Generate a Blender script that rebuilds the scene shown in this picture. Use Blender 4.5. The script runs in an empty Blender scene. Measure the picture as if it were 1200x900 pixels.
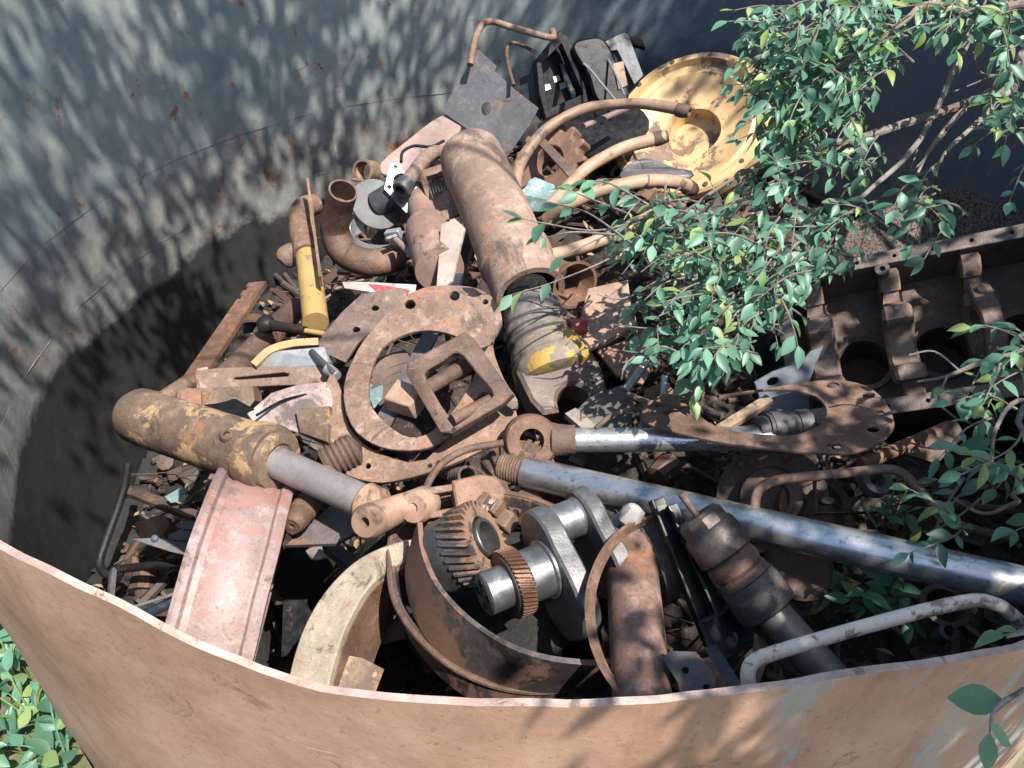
import bpy, bmesh, math, random
from mathutils import Vector, Matrix, noise

random.seed(11)
V = Vector
SC = bpy.context.scene
COL = SC.collection

# ------------------------------------------------------------------ camera
PITCH = math.radians(39.0)
CAM = V((0.0, 0.0, 2.05))
FPX = 960.0                       # focal length in photo pixels (1200 wide)
cam_data = bpy.data.cameras.new('camera')
cam_data.sensor_width = 36.0
cam_data.lens = 36.0 * FPX / 1200.0
cam_data.clip_start = 0.02
cam_data.clip_end = 500.0
cam = bpy.data.objects.new('camera', cam_data)
cam.location = CAM
cam.rotation_euler = (math.pi / 2 - PITCH, 0, 0)
COL.objects.link(cam)
SC.camera = cam

# ------------------------------------------------------------------ sky, sun, exposure
SUN = V((0.33, -0.36, 0.87)).normalized()
world = bpy.data.worlds.new('World')
SC.world = world
world.use_nodes = True
wn = world.node_tree
sky = wn.nodes.new('ShaderNodeTexSky')
sky.sky_type = 'NISHITA'
sky.sun_disc = False
sky.dust_density = 1.2
sky.ozone_density = 1.0
sky.sun_elevation = math.asin(SUN.z)
sky.sun_rotation = math.atan2(SUN.x, SUN.y)
bgn = wn.nodes['Background']
bgn.inputs['Strength'].default_value = 0.12
wn.links.new(sky.outputs[0], bgn.inputs[0])
sun_data = bpy.data.lights.new('sun', 'SUN')
sun_data.energy = 5.0
sun_data.angle = math.radians(0.53)
sun_data.color = (1.0, 0.95, 0.87)
sun = bpy.data.objects.new('sun', sun_data)
sun.rotation_euler = SUN.to_track_quat('Z', 'Y').to_euler()
sun.location = (3, -4, 8)
COL.objects.link(sun)
SC.view_settings.view_transform = 'Standard'
SC.view_settings.look = 'None'
SC.view_settings.gamma = 1.0
SC.view_settings.exposure = 1.02
SC.cycles.max_bounces = 6

# ------------------------------------------------------------------ measuring helpers
FWD = V((0, math.cos(PITCH), -math.sin(PITCH)))
UPV = V((0, math.sin(PITCH), math.cos(PITCH)))

def ray(px, py):
    return FWD + V((1, 0, 0)) * ((px - 600) / FPX) + UPV * ((450 - py) / FPX)

def A(px, py, z):
    d = ray(px, py)
    return CAM + d * ((z - CAM.z) / d.z)

def AD(px, py, t):
    return CAM + ray(px, py) * t

def mpp(p):
    return (p - CAM).dot(FWD) / FPX

def on_plane(px, py, P0, n):
    d = ray(px, py)
    return CAM + d * ((P0 - CAM).dot(n) / d.dot(n))

def project(p):
    r = p - CAM
    t = r.dot(FWD)
    if t < 0.05:
        return None
    return (600 + FPX * r.x / t, 450 - FPX * r.dot(UPV) / t, t)

TR, TCX, TCY = 2.03, 0.12, 2.68       # tank radius and centre
FLOOR = -0.45                          # ground outside
TFLOOR = -0.95                         # tank bottom, sunk in the ground

def wall_hit(px, py, far=True, R=TR):
    d = ray(px, py)
    a = d.x * d.x + d.y * d.y
    b = -2 * (d.x * TCX + d.y * TCY)
    c = TCX * TCX + TCY * TCY - R * R
    q = b * b - 4 * a * c
    if q < 0:
        q = 0
    t = (-b + (1 if far else -1) * math.sqrt(q)) / (2 * a)
    return CAM + d * t

def smoothstep(a, b, x):
    t = max(0, min(1, (x - a) / (b - a)))
    return t * t * (3 - 2 * t)

def frame(axis, hint=None):
    z = V(axis).normalized()
    h = V(hint) if hint is not None else (V((0, 0, 1)) if abs(z.z) < 0.9 else V((1, 0, 0)))
    x = (h - z * h.dot(z)).normalized()
    y = z.cross(x)
    return x, y, z

def catmull(pts, k=6):
    pts = [V(p) for p in pts]
    if len(pts) < 3:
        return pts
    P = [pts[0] * 2 - pts[1]] + pts + [pts[-1] * 2 - pts[-2]]
    out = []
    for i in range(1, len(P) - 2):
        for j in range(k):
            t = j / k
            a, b, c, d = P[i - 1], P[i], P[i + 1], P[i + 2]
            out.append(0.5 * ((2 * b) + (c - a) * t + (2 * a - 5 * b + 4 * c - d) * t * t
                              + (-a + 3 * b - 3 * c + d) * t ** 3))
    out.append(pts[-1])
    return out

# ------------------------------------------------------------------ mesh collector
class MB:
    def __init__(self):
        self.v = []
        self.f = []
        self.m = []

    def add(self, vs, fs, mi=0):
        o = len(self.v)
        self.v += [V(p) for p in vs]
        self.f += [tuple(i + o for i in q) for q in fs]
        self.m += [mi] * len(fs)
        return self

    def tube(self, pts, r, n=12, cap=True, flat=1.0, hint=None):
        pts = [V(p) for p in pts]
        k = len(pts)
        rs = r if isinstance(r, (list, tuple)) else [r] * k
        vs, fs = [], []
        x = None
        for i, p in enumerate(pts):
            t = (pts[min(i + 1, k - 1)] - pts[max(i - 1, 0)]).normalized()
            if x is None:
                x = frame(t, hint)[0]
            else:
                x = (x - t * x.dot(t)).normalized()
            y = t.cross(x)
            for j in range(n):
                a = 2 * math.pi * j / n
                vs.append(p + (x * math.cos(a) + y * math.sin(a) * flat) * rs[i])
        for i in range(k - 1):
            for j in range(n):
                j2 = (j + 1) % n
                fs.append((i * n + j, i * n + j2, (i + 1) * n + j2, (i + 1) * n + j))
        if cap:
            fs.append(tuple(range(n - 1, -1, -1)))
            fs.append(tuple((k - 1) * n + j for j in range(n)))
        return self.add(vs, fs)

    def lathe(self, p0, axis, prof, n=32, a0=0.0, a1=None, hint=None, closed=False):
        """prof: list of (distance along axis, radius); closed joins last to first."""
        x, y, z = frame(axis, hint)
        p0 = V(p0)
        full = a1 is None
        cnt = n if full else n + 1
        vs, fs = [], []
        for (s, r) in prof:
            for j in range(cnt):
                a = 2 * math.pi * j / n if full else a0 + (a1 - a0) * j / n
                vs.append(p0 + z * s + (x * math.cos(a) + y * math.sin(a)) * max(r, 1e-5))
        rows = len(prof)
        rng = range(rows) if closed else range(rows - 1)
        for i in rng:
            i2 = (i + 1) % rows
            for j in range(n):
                j2 = (j + 1) % cnt
                fs.append((i * cnt + j, i * cnt + j2, i2 * cnt + j2, i2 * cnt + j))
        if not full and closed:
            fs.append(tuple(i * cnt for i in range(rows)))
            fs.append(tuple(i * cnt + cnt - 1 for i in range(rows - 1, -1, -1)))
        return self.add(vs, fs)

    def cyl(self, p0, p1, r, n=24):
        p0, p1 = V(p0), V(p1)
        L = (p1 - p0).length
        return self.lathe(p0, p1 - p0, [(0, 0), (0, r), (L, r), (L, 0)], n)

    def pipe(self, p0, p1, ro, ri, n=28):
        p0, p1 = V(p0), V(p1)
        L = (p1 - p0).length
        return self.lathe(p0, p1 - p0, [(0, ri), (0, ro), (L, ro), (L, ri)], n, closed=True)

    def box(self, c, size, X=(1, 0, 0), Y=(0, 1, 0)):
        X = V(X).normalized()
        Y = V(Y)
        Y = (Y - X * Y.dot(X)).normalized()
        Z = X.cross(Y)
        c = V(c)
        vs = []
        for sz in (-.5, .5):
            for sx, sy in ((-.5, -.5), (.5, -.5), (.5, .5), (-.5, .5)):
                vs.append(c + X * sx * size[0] + Y * sy * size[1] + Z * sz * size[2])
        return self.add(vs, [(3, 2, 1, 0), (4, 5, 6, 7), (0, 1, 5, 4), (1, 2, 6, 5), (2, 3, 7, 6), (3, 0, 4, 7)])

    def sweep(self, prof, pts, up, closed=True, cap=True):
        """2D profile (u across, v along up) carried along a path."""
        pts = [V(p) for p in pts]
        k = len(pts)
        n = len(prof)
        vs, fs = [], []
        for i, p in enumerate(pts):
            t = (pts[min(i + 1, k - 1)] - pts[max(i - 1, 0)]).normalized()
            u = V(up[i]) if isinstance(up, list) else V(up)
            w = (u - t * u.dot(t)).normalized()
            s = t.cross(w)
            for (a, b) in prof:
                vs.append(p + s * a + w * b)
        for i in range(k - 1):
            for j in range(n if closed else n - 1):
                j2 = (j + 1) % n
                fs.append((i * n + j, i * n + j2, (i + 1) * n + j2, (i + 1) * n + j))
        if cap and closed:
            fs.append(tuple(range(n - 1, -1, -1)))
            fs.append(tuple((k - 1) * n + j for j in range(n)))
        return self.add(vs, fs)

    def bar(self, p0, p1, w, h, up=(0, 0, 1)):
        return self.sweep([(-w / 2, -h / 2), (w / 2, -h / 2), (w / 2, h / 2), (-w / 2, h / 2)], [p0, p1], up)

    def band(self, pts, hv, th):
        """a strip following pts, hv across its width (vector or list), th thick."""
        pts = [V(p) for p in pts]
        k = len(pts)
        vs, fs = [], []
        for i, p in enumerate(pts):
            t = (pts[min(i + 1, k - 1)] - pts[max(i - 1, 0)]).normalized()
            h = V(hv[i]) if isinstance(hv, list) else V(hv)
            nn = t.cross(h).normalized() * th
            vs += [p, p + h, p + h + nn, p + nn]
        for i in range(k - 1):
            for j in range(4):
                j2 = (j + 1) % 4
                fs.append((i * 4 + j, i * 4 + j2, (i + 1) * 4 + j2, (i + 1) * 4 + j))
        fs.append((3, 2, 1, 0))
        e = (k - 1) * 4
        fs.append((e, e + 1, e + 2, e + 3))
        return self.add(vs, fs)

    def gear(self, p0, axis, rr, rt, width, teeth, helix=0.0, bore=0.0, slices=1, cone=1.0, hint=None):
        x, y, z = frame(axis, hint)
        p0 = V(p0)
        out = []
        for t in range(teeth):
            b = 2 * math.pi * t / teeth
            w = 2 * math.pi / teeth
            for fr, rad in ((0.0, rr), (0.22, rr), (0.36, rt), (0.64, rt), (0.78, rr)):
                out.append((b + w * fr, rad))
        n = len(out)
        vs, fs = [], []
        for s in range(slices + 1):
            q = s / slices
            sc = 1 + (cone - 1) * q
            for (a, rad) in out:
                aa = a + helix * q
                vs.append(p0 + z * width * q + (x * math.cos(aa) + y * math.sin(aa)) * rad * sc)
        for s in range(slices):
            for j in range(n):
                j2 = (j + 1) % n
                fs.append((s * n + j, s * n + j2, (s + 1) * n + j2, (s + 1) * n + j))
        for q, sl in ((0, 0), (1, slices)):
            b = len(vs)
            sc = 1 + (cone - 1) * q
            for (a, rad) in out:
                aa = a + helix * q
                vs.append(p0 + z * width * q + (x * math.cos(aa) + y * math.sin(aa)) * max(bore, 1e-4) * sc)
            for j in range(n):
                j2 = (j + 1) % n
                qd = (sl * n + j, b + j, b + j2, sl * n + j2)
                fs.append(qd if q == 0 else qd[::-1])
        if bore > 0:
            b0 = len(vs) - 2 * n
            for j in range(n):
                j2 = (j + 1) % n
                fs.append((b0 + j, b0 + n + j, b0 + n + j2, b0 + j2))
        return self.add(vs, fs)

    def plate(self, outline, holes, origin, X, Y, th, bevel=0.0):
        """flat shape with holes in the X/Y frame, th thick, centred on the plane."""
        X = V(X).normalized()
        Y = V(Y)
        Y = (Y - X * Y.dot(X)).normalized()
        Z = X.cross(Y)
        cu = bpy.data.curves.new('tmp', 'CURVE')
        cu.dimensions = '2D'
        cu.fill_mode = 'BOTH'
        cu.extrude = th / 2
        cu.bevel_depth = bevel
        cu.bevel_resolution = 0
        for poly in [outline] + list(holes):
            sp = cu.splines.new('POLY')
            sp.points.add(len(poly) - 1)
            for i, (a, b) in enumerate(poly):
                sp.points[i].co = (a, b, 0, 1)
            sp.use_cyclic_u = True
        ob = bpy.data.objects.new('tmp', cu)
        me = bpy.data.meshes.new_from_object(ob)
        o = V(origin)
        self.add([o + X * v.co.x + Y * v.co.y + Z * v.co.z for v in me.vertices],
                 [tuple(p.vertices) for p in me.polygons])
        bpy.data.objects.remove(ob)
        bpy.data.curves.remove(cu)
        bpy.data.meshes.remove(me)
        return self

    def pxplate(self, outline, holes, P0, nrm, th, bevel=0.0):
        """a flat plate whose outline was measured in the photograph, lying in the plane P0/nrm."""
        nrm = V(nrm).normalized()
        P0 = V(P0)
        X = (V((1, 0, 0)) - nrm * nrm.x).normalized()
        Y = nrm.cross(X)
        def loc(poly):
            r = []
            for (a, b) in poly:
                q = on_plane(a, b, P0, nrm) - P0
                r.append((q.dot(X), q.dot(Y)))
            return r
        return self.plate(loc(outline), [loc(h) for h in holes], P0, X, Y, th, bevel)

    def wobble(self, amp, scale=6.0, seed=0.0):
        for p in self.v:
            q = noise.noise_vector(p * scale + V((seed, seed * .7, -seed)))
            p += q * amp
        return self

    def weld(self):
        bm = bmesh.new()
        vs = [bm.verts.new(p) for p in self.v]
        for f in self.f:
            try:
                bm.faces.new([vs[i] for i in f])
            except ValueError:
                pass
        bmesh.ops.remove_doubles(bm, verts=bm.verts, dist=1e-4)
        bmesh.ops.recalc_face_normals(bm, faces=bm.faces)
        return bm

def ell(cx, cy, rx, ry, rot=0.0, n=18):
    c, s = math.cos(rot), math.sin(rot)
    return [(cx + rx * math.cos(2 * math.pi * i / n) * c - ry * math.sin(2 * math.pi * i / n) * s,
             cy + rx * math.cos(2 * math.pi * i / n) * s + ry * math.sin(2 * math.pi * i / n) * c) for i in range(n)]

def spl(pts, k=5):
    """closed smooth outline through pixel points."""
    n = len(pts)
    out = []
    for i in range(n):
        a, b, c, d = pts[i - 1], pts[i], pts[(i + 1) % n], pts[(i + 2) % n]
        for j in range(k):
            t = j / k
            out.append(tuple(0.5 * (2 * b[m] + (c[m] - a[m]) * t + (2 * a[m] - 5 * b[m] + 4 * c[m] - d[m]) * t * t
                                    + (-a[m] + 3 * b[m] - 3 * c[m] + d[m]) * t ** 3) for m in (0, 1)))
    return out

# ------------------------------------------------------------------ objects
def tag(o, label, cat, group=None):
    o['label'] = label
    o['category'] = cat
    if group:
        o['group'] = group
    return o

def thing(name, label, cat, loc, group=None):
    o = bpy.data.objects.new(name, None)
    o.empty_display_size = 0.05
    o.location = V(loc)
    COL.objects.link(o)
    return tag(o, label, cat, group)

def world_loc(o):
    l = V(o.location)
    while o.parent:
        o = o.parent
        l += V(o.location)
    return l

def part(name, mb, mat, parent=None, angle=35, bevel=0.0, weld=True):
    lo = V((min(p[i] for p in mb.v) for i in range(3)))
    hi = V((max(p[i] for p in mb.v) for i in range(3)))
    c = V(((lo.x + hi.x) / 2, (lo.y + hi.y) / 2, lo.z))
    me = bpy.data.meshes.new(name)
    mats = mat if isinstance(mat, list) else [mat]
    if weld and len(mats) == 1:
        bm = mb.weld()
        bmesh.ops.translate(bm, verts=bm.verts, vec=-c)
        bm.to_mesh(me)
        bm.free()
    else:
        me.from_pydata([p - c for p in mb.v], [], mb.f)
        for p, i in zip(me.polygons, mb.m):
            p.material_index = i
    for m in mats:
        me.materials.append(m)
    for p in me.polygons:
        p.use_smooth = True
    me.set_sharp_from_angle(angle=math.radians(angle))
    o = bpy.data.objects.new(name, me)
    COL.objects.link(o)
    if parent is not None:
        o.parent = parent
        o.location = c - world_loc(parent)
    else:
        o.location = c
    if bevel > 0:
        b = o.modifiers.new('edge', 'BEVEL')
        b.width = bevel
        b.segments = 2
        b.limit_method = 'ANGLE'
        b.angle_limit = math.radians(40)
    return o

def solo(name, mb, mat, label, cat, group=None, **kw):
    return tag(part(name, mb, mat, None, **kw), label, cat, group)

# ------------------------------------------------------------------ materials
def nd(t, kind, **kw):
    n = t.nodes.new(kind)
    for k, v in kw.items():
        setattr(n, k, v)
    return n

def ramp(t, src, stops):
    r = nd(t, 'ShaderNodeValToRGB')
    el = r.color_ramp.elements
    while len(el) < len(stops):
        el.new(0.5)
    for e, (p, c) in zip(el, stops):
        e.position = p
        e.color = (c, c, c, 1) if not isinstance(c, (tuple, list)) else (*c, 1)
    t.links.new(src, r.inputs[0])
    return r.outputs[0]

def mixc(t, fac, a, b, mode='MIX'):
    m = nd(t, 'ShaderNodeMix', data_type='RGBA', blend_type=mode)
    for s, v in ((m.inputs[0], fac), (m.inputs[6], a), (m.inputs[7], b)):
        if isinstance(v, bpy.types.NodeSocket):
            t.links.new(v, s)
        elif isinstance(v, (tuple, list)):
            s.default_value = (*v, 1)
        else:
            s.default_value = v
    return m.outputs[2]

def noisen(t, vec, scale, detail=6, rough=0.6, dist=0.0):
    n = nd(t, 'ShaderNodeTexNoise')
    n.inputs['Scale'].default_value = scale
    n.inputs['Detail'].default_value = detail
    n.inputs['Roughness'].default_value = rough
    n.inputs['Distortion'].default_value = dist
    t.links.new(vec, n.inputs['Vector'])
    return n.outputs['Fac']

def mat_base(name):
    m = bpy.data.materials.new(name)
    m.use_nodes = True
    t = m.node_tree
    b = t.nodes['Principled BSDF']
    tc = nd(t, 'ShaderNodeTexCoord')
    oi = nd(t, 'ShaderNodeObjectInfo')
    mu = nd(t, 'ShaderNodeMath', operation='MULTIPLY')
    mu.inputs[1].default_value = 53.0
    t.links.new(oi.outputs['Random'], mu.inputs[0])
    va = nd(t, 'ShaderNodeVectorMath', operation='ADD')
    t.links.new(tc.outputs['Object'], va.inputs[0])
    t.links.new(mu.outputs[0], va.inputs[1])
    return m, t, b, va.outputs[0]

def setin(t, b, key, v):
    s = b.inputs[key]
    if isinstance(v, bpy.types.NodeSocket):
        t.links.new(v, s)
    elif isinstance(v, (tuple, list)):
        s.default_value = (*v, 1)
    else:
        s.default_value = v

def metal(name, c1, c2, c3, scale=7.0, rough=0.75, met=0.0, bump=0.35, speck=0.5,
          paint=None, amount=0.5, prough=0.5, pmet=0.0, pscale=5.0, streak=None, tinted=True):
    """rusty / painted / oily steel: three worn tones, dark pits, optional paint left in patches."""
    def adj(c):
        l = .3 * c[0] + .55 * c[1] + .15 * c[2]
        k = 1.0 if met > .6 else .86
        return tuple((x * .74 + l * .26) * k for x in c)
    c1, c2, c3 = adj(c1), adj(c2), adj(c3)
    m, t, b, vec = mat_base(name)
    if streak:
        sc = nd(t, 'ShaderNodeMapping')
        sc.inputs['Scale'].default_value = streak
        t.links.new(vec, sc.inputs['Vector'])
        vec2 = sc.outputs[0]
    else:
        vec2 = vec
    n1 = noisen(t, vec2, scale, 8, 0.68)
    n2 = noisen(t, vec, scale * 5, 6, 0.65)
    n3 = noisen(t, vec, scale * 22, 4, 0.6)
    col = ramp(t, n1, [(0.34, c1), (0.64, c2)])
    col = mixc(t, ramp(t, n2, [(0.5, 0.0), (0.68, 0.8)]), col, c3)
    dark = tuple(c * 0.3 for c in c1)
    # broad discoloured areas, sharp-edged stains, fine scratches
    nb_ = noisen(t, vec, scale * .55, 5, .6, .5)
    col = mixc(t, ramp(t, nb_, [(.38, .62), (.62, 0.)]), col, tuple(c * .55 for c in c1))
    nst_ = noisen(t, vec, scale * 2.1, 10, .8, .3)
    col = mixc(t, ramp(t, nst_, [(.56, 0.), (.59, .5)]), col, tuple(c * .6 for c in c2))
    mp_ = nd(t, 'ShaderNodeMapping')
    mp_.inputs['Rotation'].default_value = (.6, .9, .4)
    mp_.inputs['Scale'].default_value = (1.5, 40, 40)
    t.links.new(vec, mp_.inputs['Vector'])
    nsc = noisen(t, mp_.outputs[0], 4, 2, .4)
    col = mixc(t, ramp(t, nsc, [(.70, 0.), (.76, .28)]), col, tuple(min(.8, c * 1.5) for c in c3))
    if met < .6 and c2[0] > .09:
        no_ = noisen(t, vec, scale * 1.5, 9, .75, .4)
        col = mixc(t, ramp(t, no_, [(.57, 0.), (.63, .6)]), col, (.27, .125, .055))
        ng_ = noisen(t, vec, scale * .8, 8, .72, .7)
        grease = ramp(t, ng_, [(.57, 0.), (.64, .72)])
        col = mixc(t, grease, col, (.035, .028, .025))
    pit = ramp(t, n3, [(0.56, 0.0), (0.7, speck)])
    col = mixc(t, pit, col, dark)
    rg = ramp(t, n2, [(0.3, max(0.05, rough - 0.12)), (0.7, min(1, rough + 0.1))])
    mt = met
    if paint:
        n4 = noisen(t, vec, pscale, 9, 0.72, 0.3)
        msk = ramp(t, n4, [(amount - 0.015, 1.0), (amount + 0.02, 0.0)])
        pc = mixc(t, ramp(t, n1, [(0.3, 0.0), (0.7, 0.55)]), paint, tuple(x * 0.55 for x in paint))
        pc = mixc(t, ramp(t, n3, [(0.6, 0.0), (0.75, 0.5)]), pc, c1)
        col = mixc(t, msk, col, pc)
        rg = mixc(t, msk, rg, (prough,) * 3)
        mm = nd(t, 'ShaderNodeMix')
        mm.inputs[2].default_value = met
        mm.inputs[3].default_value = pmet
        t.links.new(msk, mm.inputs[0])
        mt = mm.outputs[0]
    oi_ = nd(t, 'ShaderNodeObjectInfo')
    if met < .6 and tinted:
        tint = ramp(t, oi_.outputs['Random'], [(0., (.68, .62, .60)), (.22, (1.1, 1.0, .93)), (.42, (.82, .82, .87)), (.6, (1.16, .98, .82)), (.8, (.74, .70, .70)), (1., (1.12, 1.06, 1.0))])
        col = mixc(t, 1.0, col, tint, 'MULTIPLY')
    setin(t, b, 'Base Color', col)
    setin(t, b, 'Roughness', rg)
    setin(t, b, 'Metallic', mt)
    if c2[0] < .03:
        b.inputs['Specular IOR Level'].default_value = .22
    bp = nd(t, 'ShaderNodeBump')
    bp.inputs['Strength'].default_value = bump
    bp.inputs['Distance'].default_value = 0.004
    ad = nd(t, 'ShaderNodeMath', operation='ADD')
    t.links.new(n2, ad.inputs[0])
    t.links.new(n3, ad.inputs[1])
    t.links.new(ad.outputs[0], bp.inputs['Height'])
    t.links.new(bp.outputs[0], b.inputs['Normal'])
    return m

RUST = metal('rust', (.16, .085, .05), (.29, .17, .115), (.38, .25, .185), bump=.5, speck=.7)
RUST_PINK = metal('rust_pink', (.17, .095, .065), (.30, .19, .14), (.43, .315, .26), scale=6, bump=.5, speck=.7)
RUST_DARK = metal('rust_dark', (.085, .05, .038), (.15, .09, .066), (.21, .135, .10), rough=.7)
RUST_BROWN = metal('rust_brown', (.12, .06, .036), (.215, .115, .07), (.29, .175, .12), bump=.5)
RUST_ORANGE = metal('rust_orange', (.24, .105, .055), (.35, .17, .095), (.4, .24, .15), scale=9)
TAN = metal('tan_cast_iron', (.36, .2, .12), (.52, .32, .20), (.56, .38, .26), speck=.3, bump=.25)
PIPE_TAN = metal('tan_barrel', (.28, .17, .11), (.43, .285, .20), (.58, .45, .36), scale=4, speck=.5,
                 paint=(.33, .19, .13), amount=.40, prough=.8, pscale=4)
STEEL = metal('oily_steel', (.12, .115, .115), (.2, .195, .195), (.28, .26, .25), rough=.42, met=.75, bump=.15, speck=.3)
STEEL_L = metal('bare_steel', (.30, .30, .30), (.42, .42, .42), (.52, .52, .51), rough=.36, met=.85, bump=.1, speck=.35)
STEEL_RUST = metal('stained_steel', (.12, .11, .11), (.19, .185, .19), (.25, .235, .23), rough=.5, met=.5, bump=.2,
                   paint=(.22, .13, .09), amount=.47, prough=.8, pscale=5)
IRON = metal('grey_iron', (.085, .08, .08), (.15, .142, .145), (.22, .2, .195), rough=.6, met=.35, bump=.3)
CHROME = metal('worn_chrome', (.44, .45, .46), (.74, .745, .75), (.62, .61, .59), scale=3, rough=.30, met=.82, bump=.05,
               speck=.6, paint=(.22, .16, .12), amount=.37, prough=.7, pscale=11, streak=(.5, 14, 14))
CHROME_DULL = metal('dull_chrome', (.42, .43, .45), (.60, .61, .63), (.52, .5, .48), scale=5, rough=.34, met=.9, bump=.08,
                    speck=.5, paint=(.33, .22, .15), amount=.4, prough=.75, pscale=7)
ROD_GREY = metal('grey_rod', (.34, .34, .36), (.50, .50, .52), (.28, .3, .36), scale=8, rough=.5, met=.35, bump=.1, speck=.4)
YELLOW_OLD = metal('old_yellow', (.13, .075, .045), (.23, .14, .085), (.33, .215, .13), scale=6, bump=.45,
                   paint=(.35, .23, .12), amount=.44, prough=.6, pscale=6, tinted=False)
YELLOW = metal('yellow_paint', (.22, .11, .05), (.32, .18, .09), (.4, .25, .14), paint=(.43, .295, .12), amount=.57, prough=.45, pscale=7)
YELLOW_PALE = metal('pale_yellow', (.20, .11, .07), (.3, .18, .12), (.36, .24, .17), paint=(.60, .40, .20), amount=.55, prough=.5, pscale=3.5, tinted=False)
CREAM = metal('cream_lining', (.38, .35, .26), (.52, .49, .37), (.58, .55, .44), scale=14, speck=.6, bump=.5)
BLACK = metal('black_plastic', (.006, .0065, .009), (.010, .011, .014), (.016, .016, .018), rough=.33, bump=.06, speck=.2)
BLACK_OIL = metal('oily_black', (.018, .017, .018), (.035, .033, .034), (.06, .052, .048), rough=.5, met=.2, bump=.3)
BLACK_PAINT = metal('black_paint', (.008, .009, .013), (.013, .015, .022), (.03, .03, .034), rough=.36, bump=.08, speck=.3,
                    paint=(.13, .08, .06), amount=.34, prough=.8)
NAVY = metal('navy_paint', (.017, .03, .055), (.03, .05, .09), (.06, .08, .115), rough=.45, bump=.1,
             paint=(.17, .1, .07), amount=.38, prough=.8)
BLUE = metal('blue_grey_paint', (.07, .095, .14), (.11, .145, .2), (.16, .18, .22), rough=.5, bump=.15, speck=.3)
SLATE = metal('slate_steel', (.10, .107, .125), (.155, .163, .19), (.22, .22, .235), rough=.55, met=.2, bump=.15, speck=.4)
GREY_TUBE = metal('blue_grey_tube', (.13, .15, .165), (.20, .22, .235), (.17, .155, .15), rough=.42, met=.4, bump=.1)
MAUVE = metal('mauve_rust', (.25, .17, .165), (.36, .265, .26), (.42, .32, .3), rough=.6, bump=.15, speck=.35)
WHITE_BAR = metal('chipped_white', (.26, .17, .12), (.36, .26, .19), (.4, .32, .26), paint=(.70, .67, .60), amount=.53, prough=.5, pscale=11)
PINK = metal('pink_red_paint', (.30, .18, .16), (.40, .26, .235), (.48, .36, .335), scale=5, rough=.6, speck=.55,
             paint=(.31, .175, .155), amount=.46, prough=.5, pscale=4, tinted=False)
HOSE = metal('tan_hose', (.44, .26, .15), (.55, .36, .22), (.5, .38, .28), scale=6, rough=.6, bump=.1, speck=.25)
WOOD = metal('weathered_wood', (.26, .19, .13), (.38, .29, .21), (.45, .37, .29), streak=(1, 8, 8), scale=3)
TEAL = metal('teal_cloth', (.10, .24, .28), (.18, .38, .42), (.5, .6, .6), scale=9, rough=.9, speck=.1)
RED = metal('red_can', (.4, .03, .035), (.5, .05, .05), (.6, .2, .18), rough=.35, speck=.1)
STONE = metal('stone', (.35, .31, .28), (.48, .44, .4), (.55, .52, .48), rough=.9)
ALU = metal('aluminium', (.40, .42, .44), (.54, .56, .58), (.46, .44, .42), rough=.42, met=.6, bump=.15, speck=.4)
PAPER_W = metal('pale_sheet', (.40, .38, .37), (.55, .53, .52), (.3, .25, .22), rough=.6, speck=.2)

# ================================================================== THE SETTING
def ground_material():
    m, t, b, vec = mat_base('ground_soil')
    n1 = noisen(t, vec, 1.3, 8, 0.7)
    n2 = noisen(t, vec, 14, 6, 0.6)
    col = ramp(t, n1, [(.35, (.10, .075, .05)), (.6, (.085, .1, .04))])
    col = mixc(t, ramp(t, n2, [(.5, 0.), (.7, .8)]), col, (.2, .16, .11))
    setin(t, b, 'Base Color', col)
    b.inputs['Roughness'].default_value = .95
    return m

g = MB()
radii = [TR + .004, TR + .05, TR + .15, TR + .3, TR + .5, TR + .8, TR + 1.2, TR + 2, TR + 4, TR + 8, 20, 40, 90, 200]
for rr in radii:
    for j in range(180):
        an = 2 * math.pi * j / 180
        x, y = TCX + rr * math.sin(an), TCY - rr * math.cos(an)
        g.v.append(V((x, y, FLOOR + .04 * noise.noise(V((x * 1.1, y * 1.1, 0))))))
for i in range(len(radii) - 1):
    for j in range(180):
        j2 = (j + 1) % 180
        g.f.append((i * 180 + j, i * 180 + j2, (i + 1) * 180 + j2, (i + 1) * 180 + j))
        g.m.append(0)
gr = part('ground', g, ground_material(), weld=False)
gr['kind'] = 'structure'

# ---- tank wall: rim heights read from the cut edge
rim_px = [(0, 645), (50, 668), (100, 694), (150, 721), (200, 748), (250, 771), (300, 792), (340, 806), (365, 815), (410, 821),
          (470, 825), (560, 829), (640, 829), (700, 828), (760, 824), (830, 817), (900, 808), (960, 799), (1030, 788),
          (1100, 778), (1150, 770), (1200, 760)]
RIM = []
for (a, b_) in rim_px:
    p = wall_hit(a, b_, far=False)
    RIM.append((math.atan2(p.x - TCX, -(p.y - TCY)), p.z))       # angle from the front, + to the right
RIM.sort()

def rim_z(a):
    if a < RIM[0][0]:
        return RIM[0][1] + (1.95 - RIM[0][1]) * smoothstep(0, 1.2, RIM[0][0] - a)
    if a > RIM[-1][0]:
        return RIM[-1][1] + (1.95 - RIM[-1][1]) * smoothstep(0, 1.2, a - RIM[-1][0])
    for (a0, z0), (a1, z1) in zip(RIM, RIM[1:]):
        if a0 <= a <= a1:
            return z0 + (z1 - z0) * (a - a0) / (a1 - a0)

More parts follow.
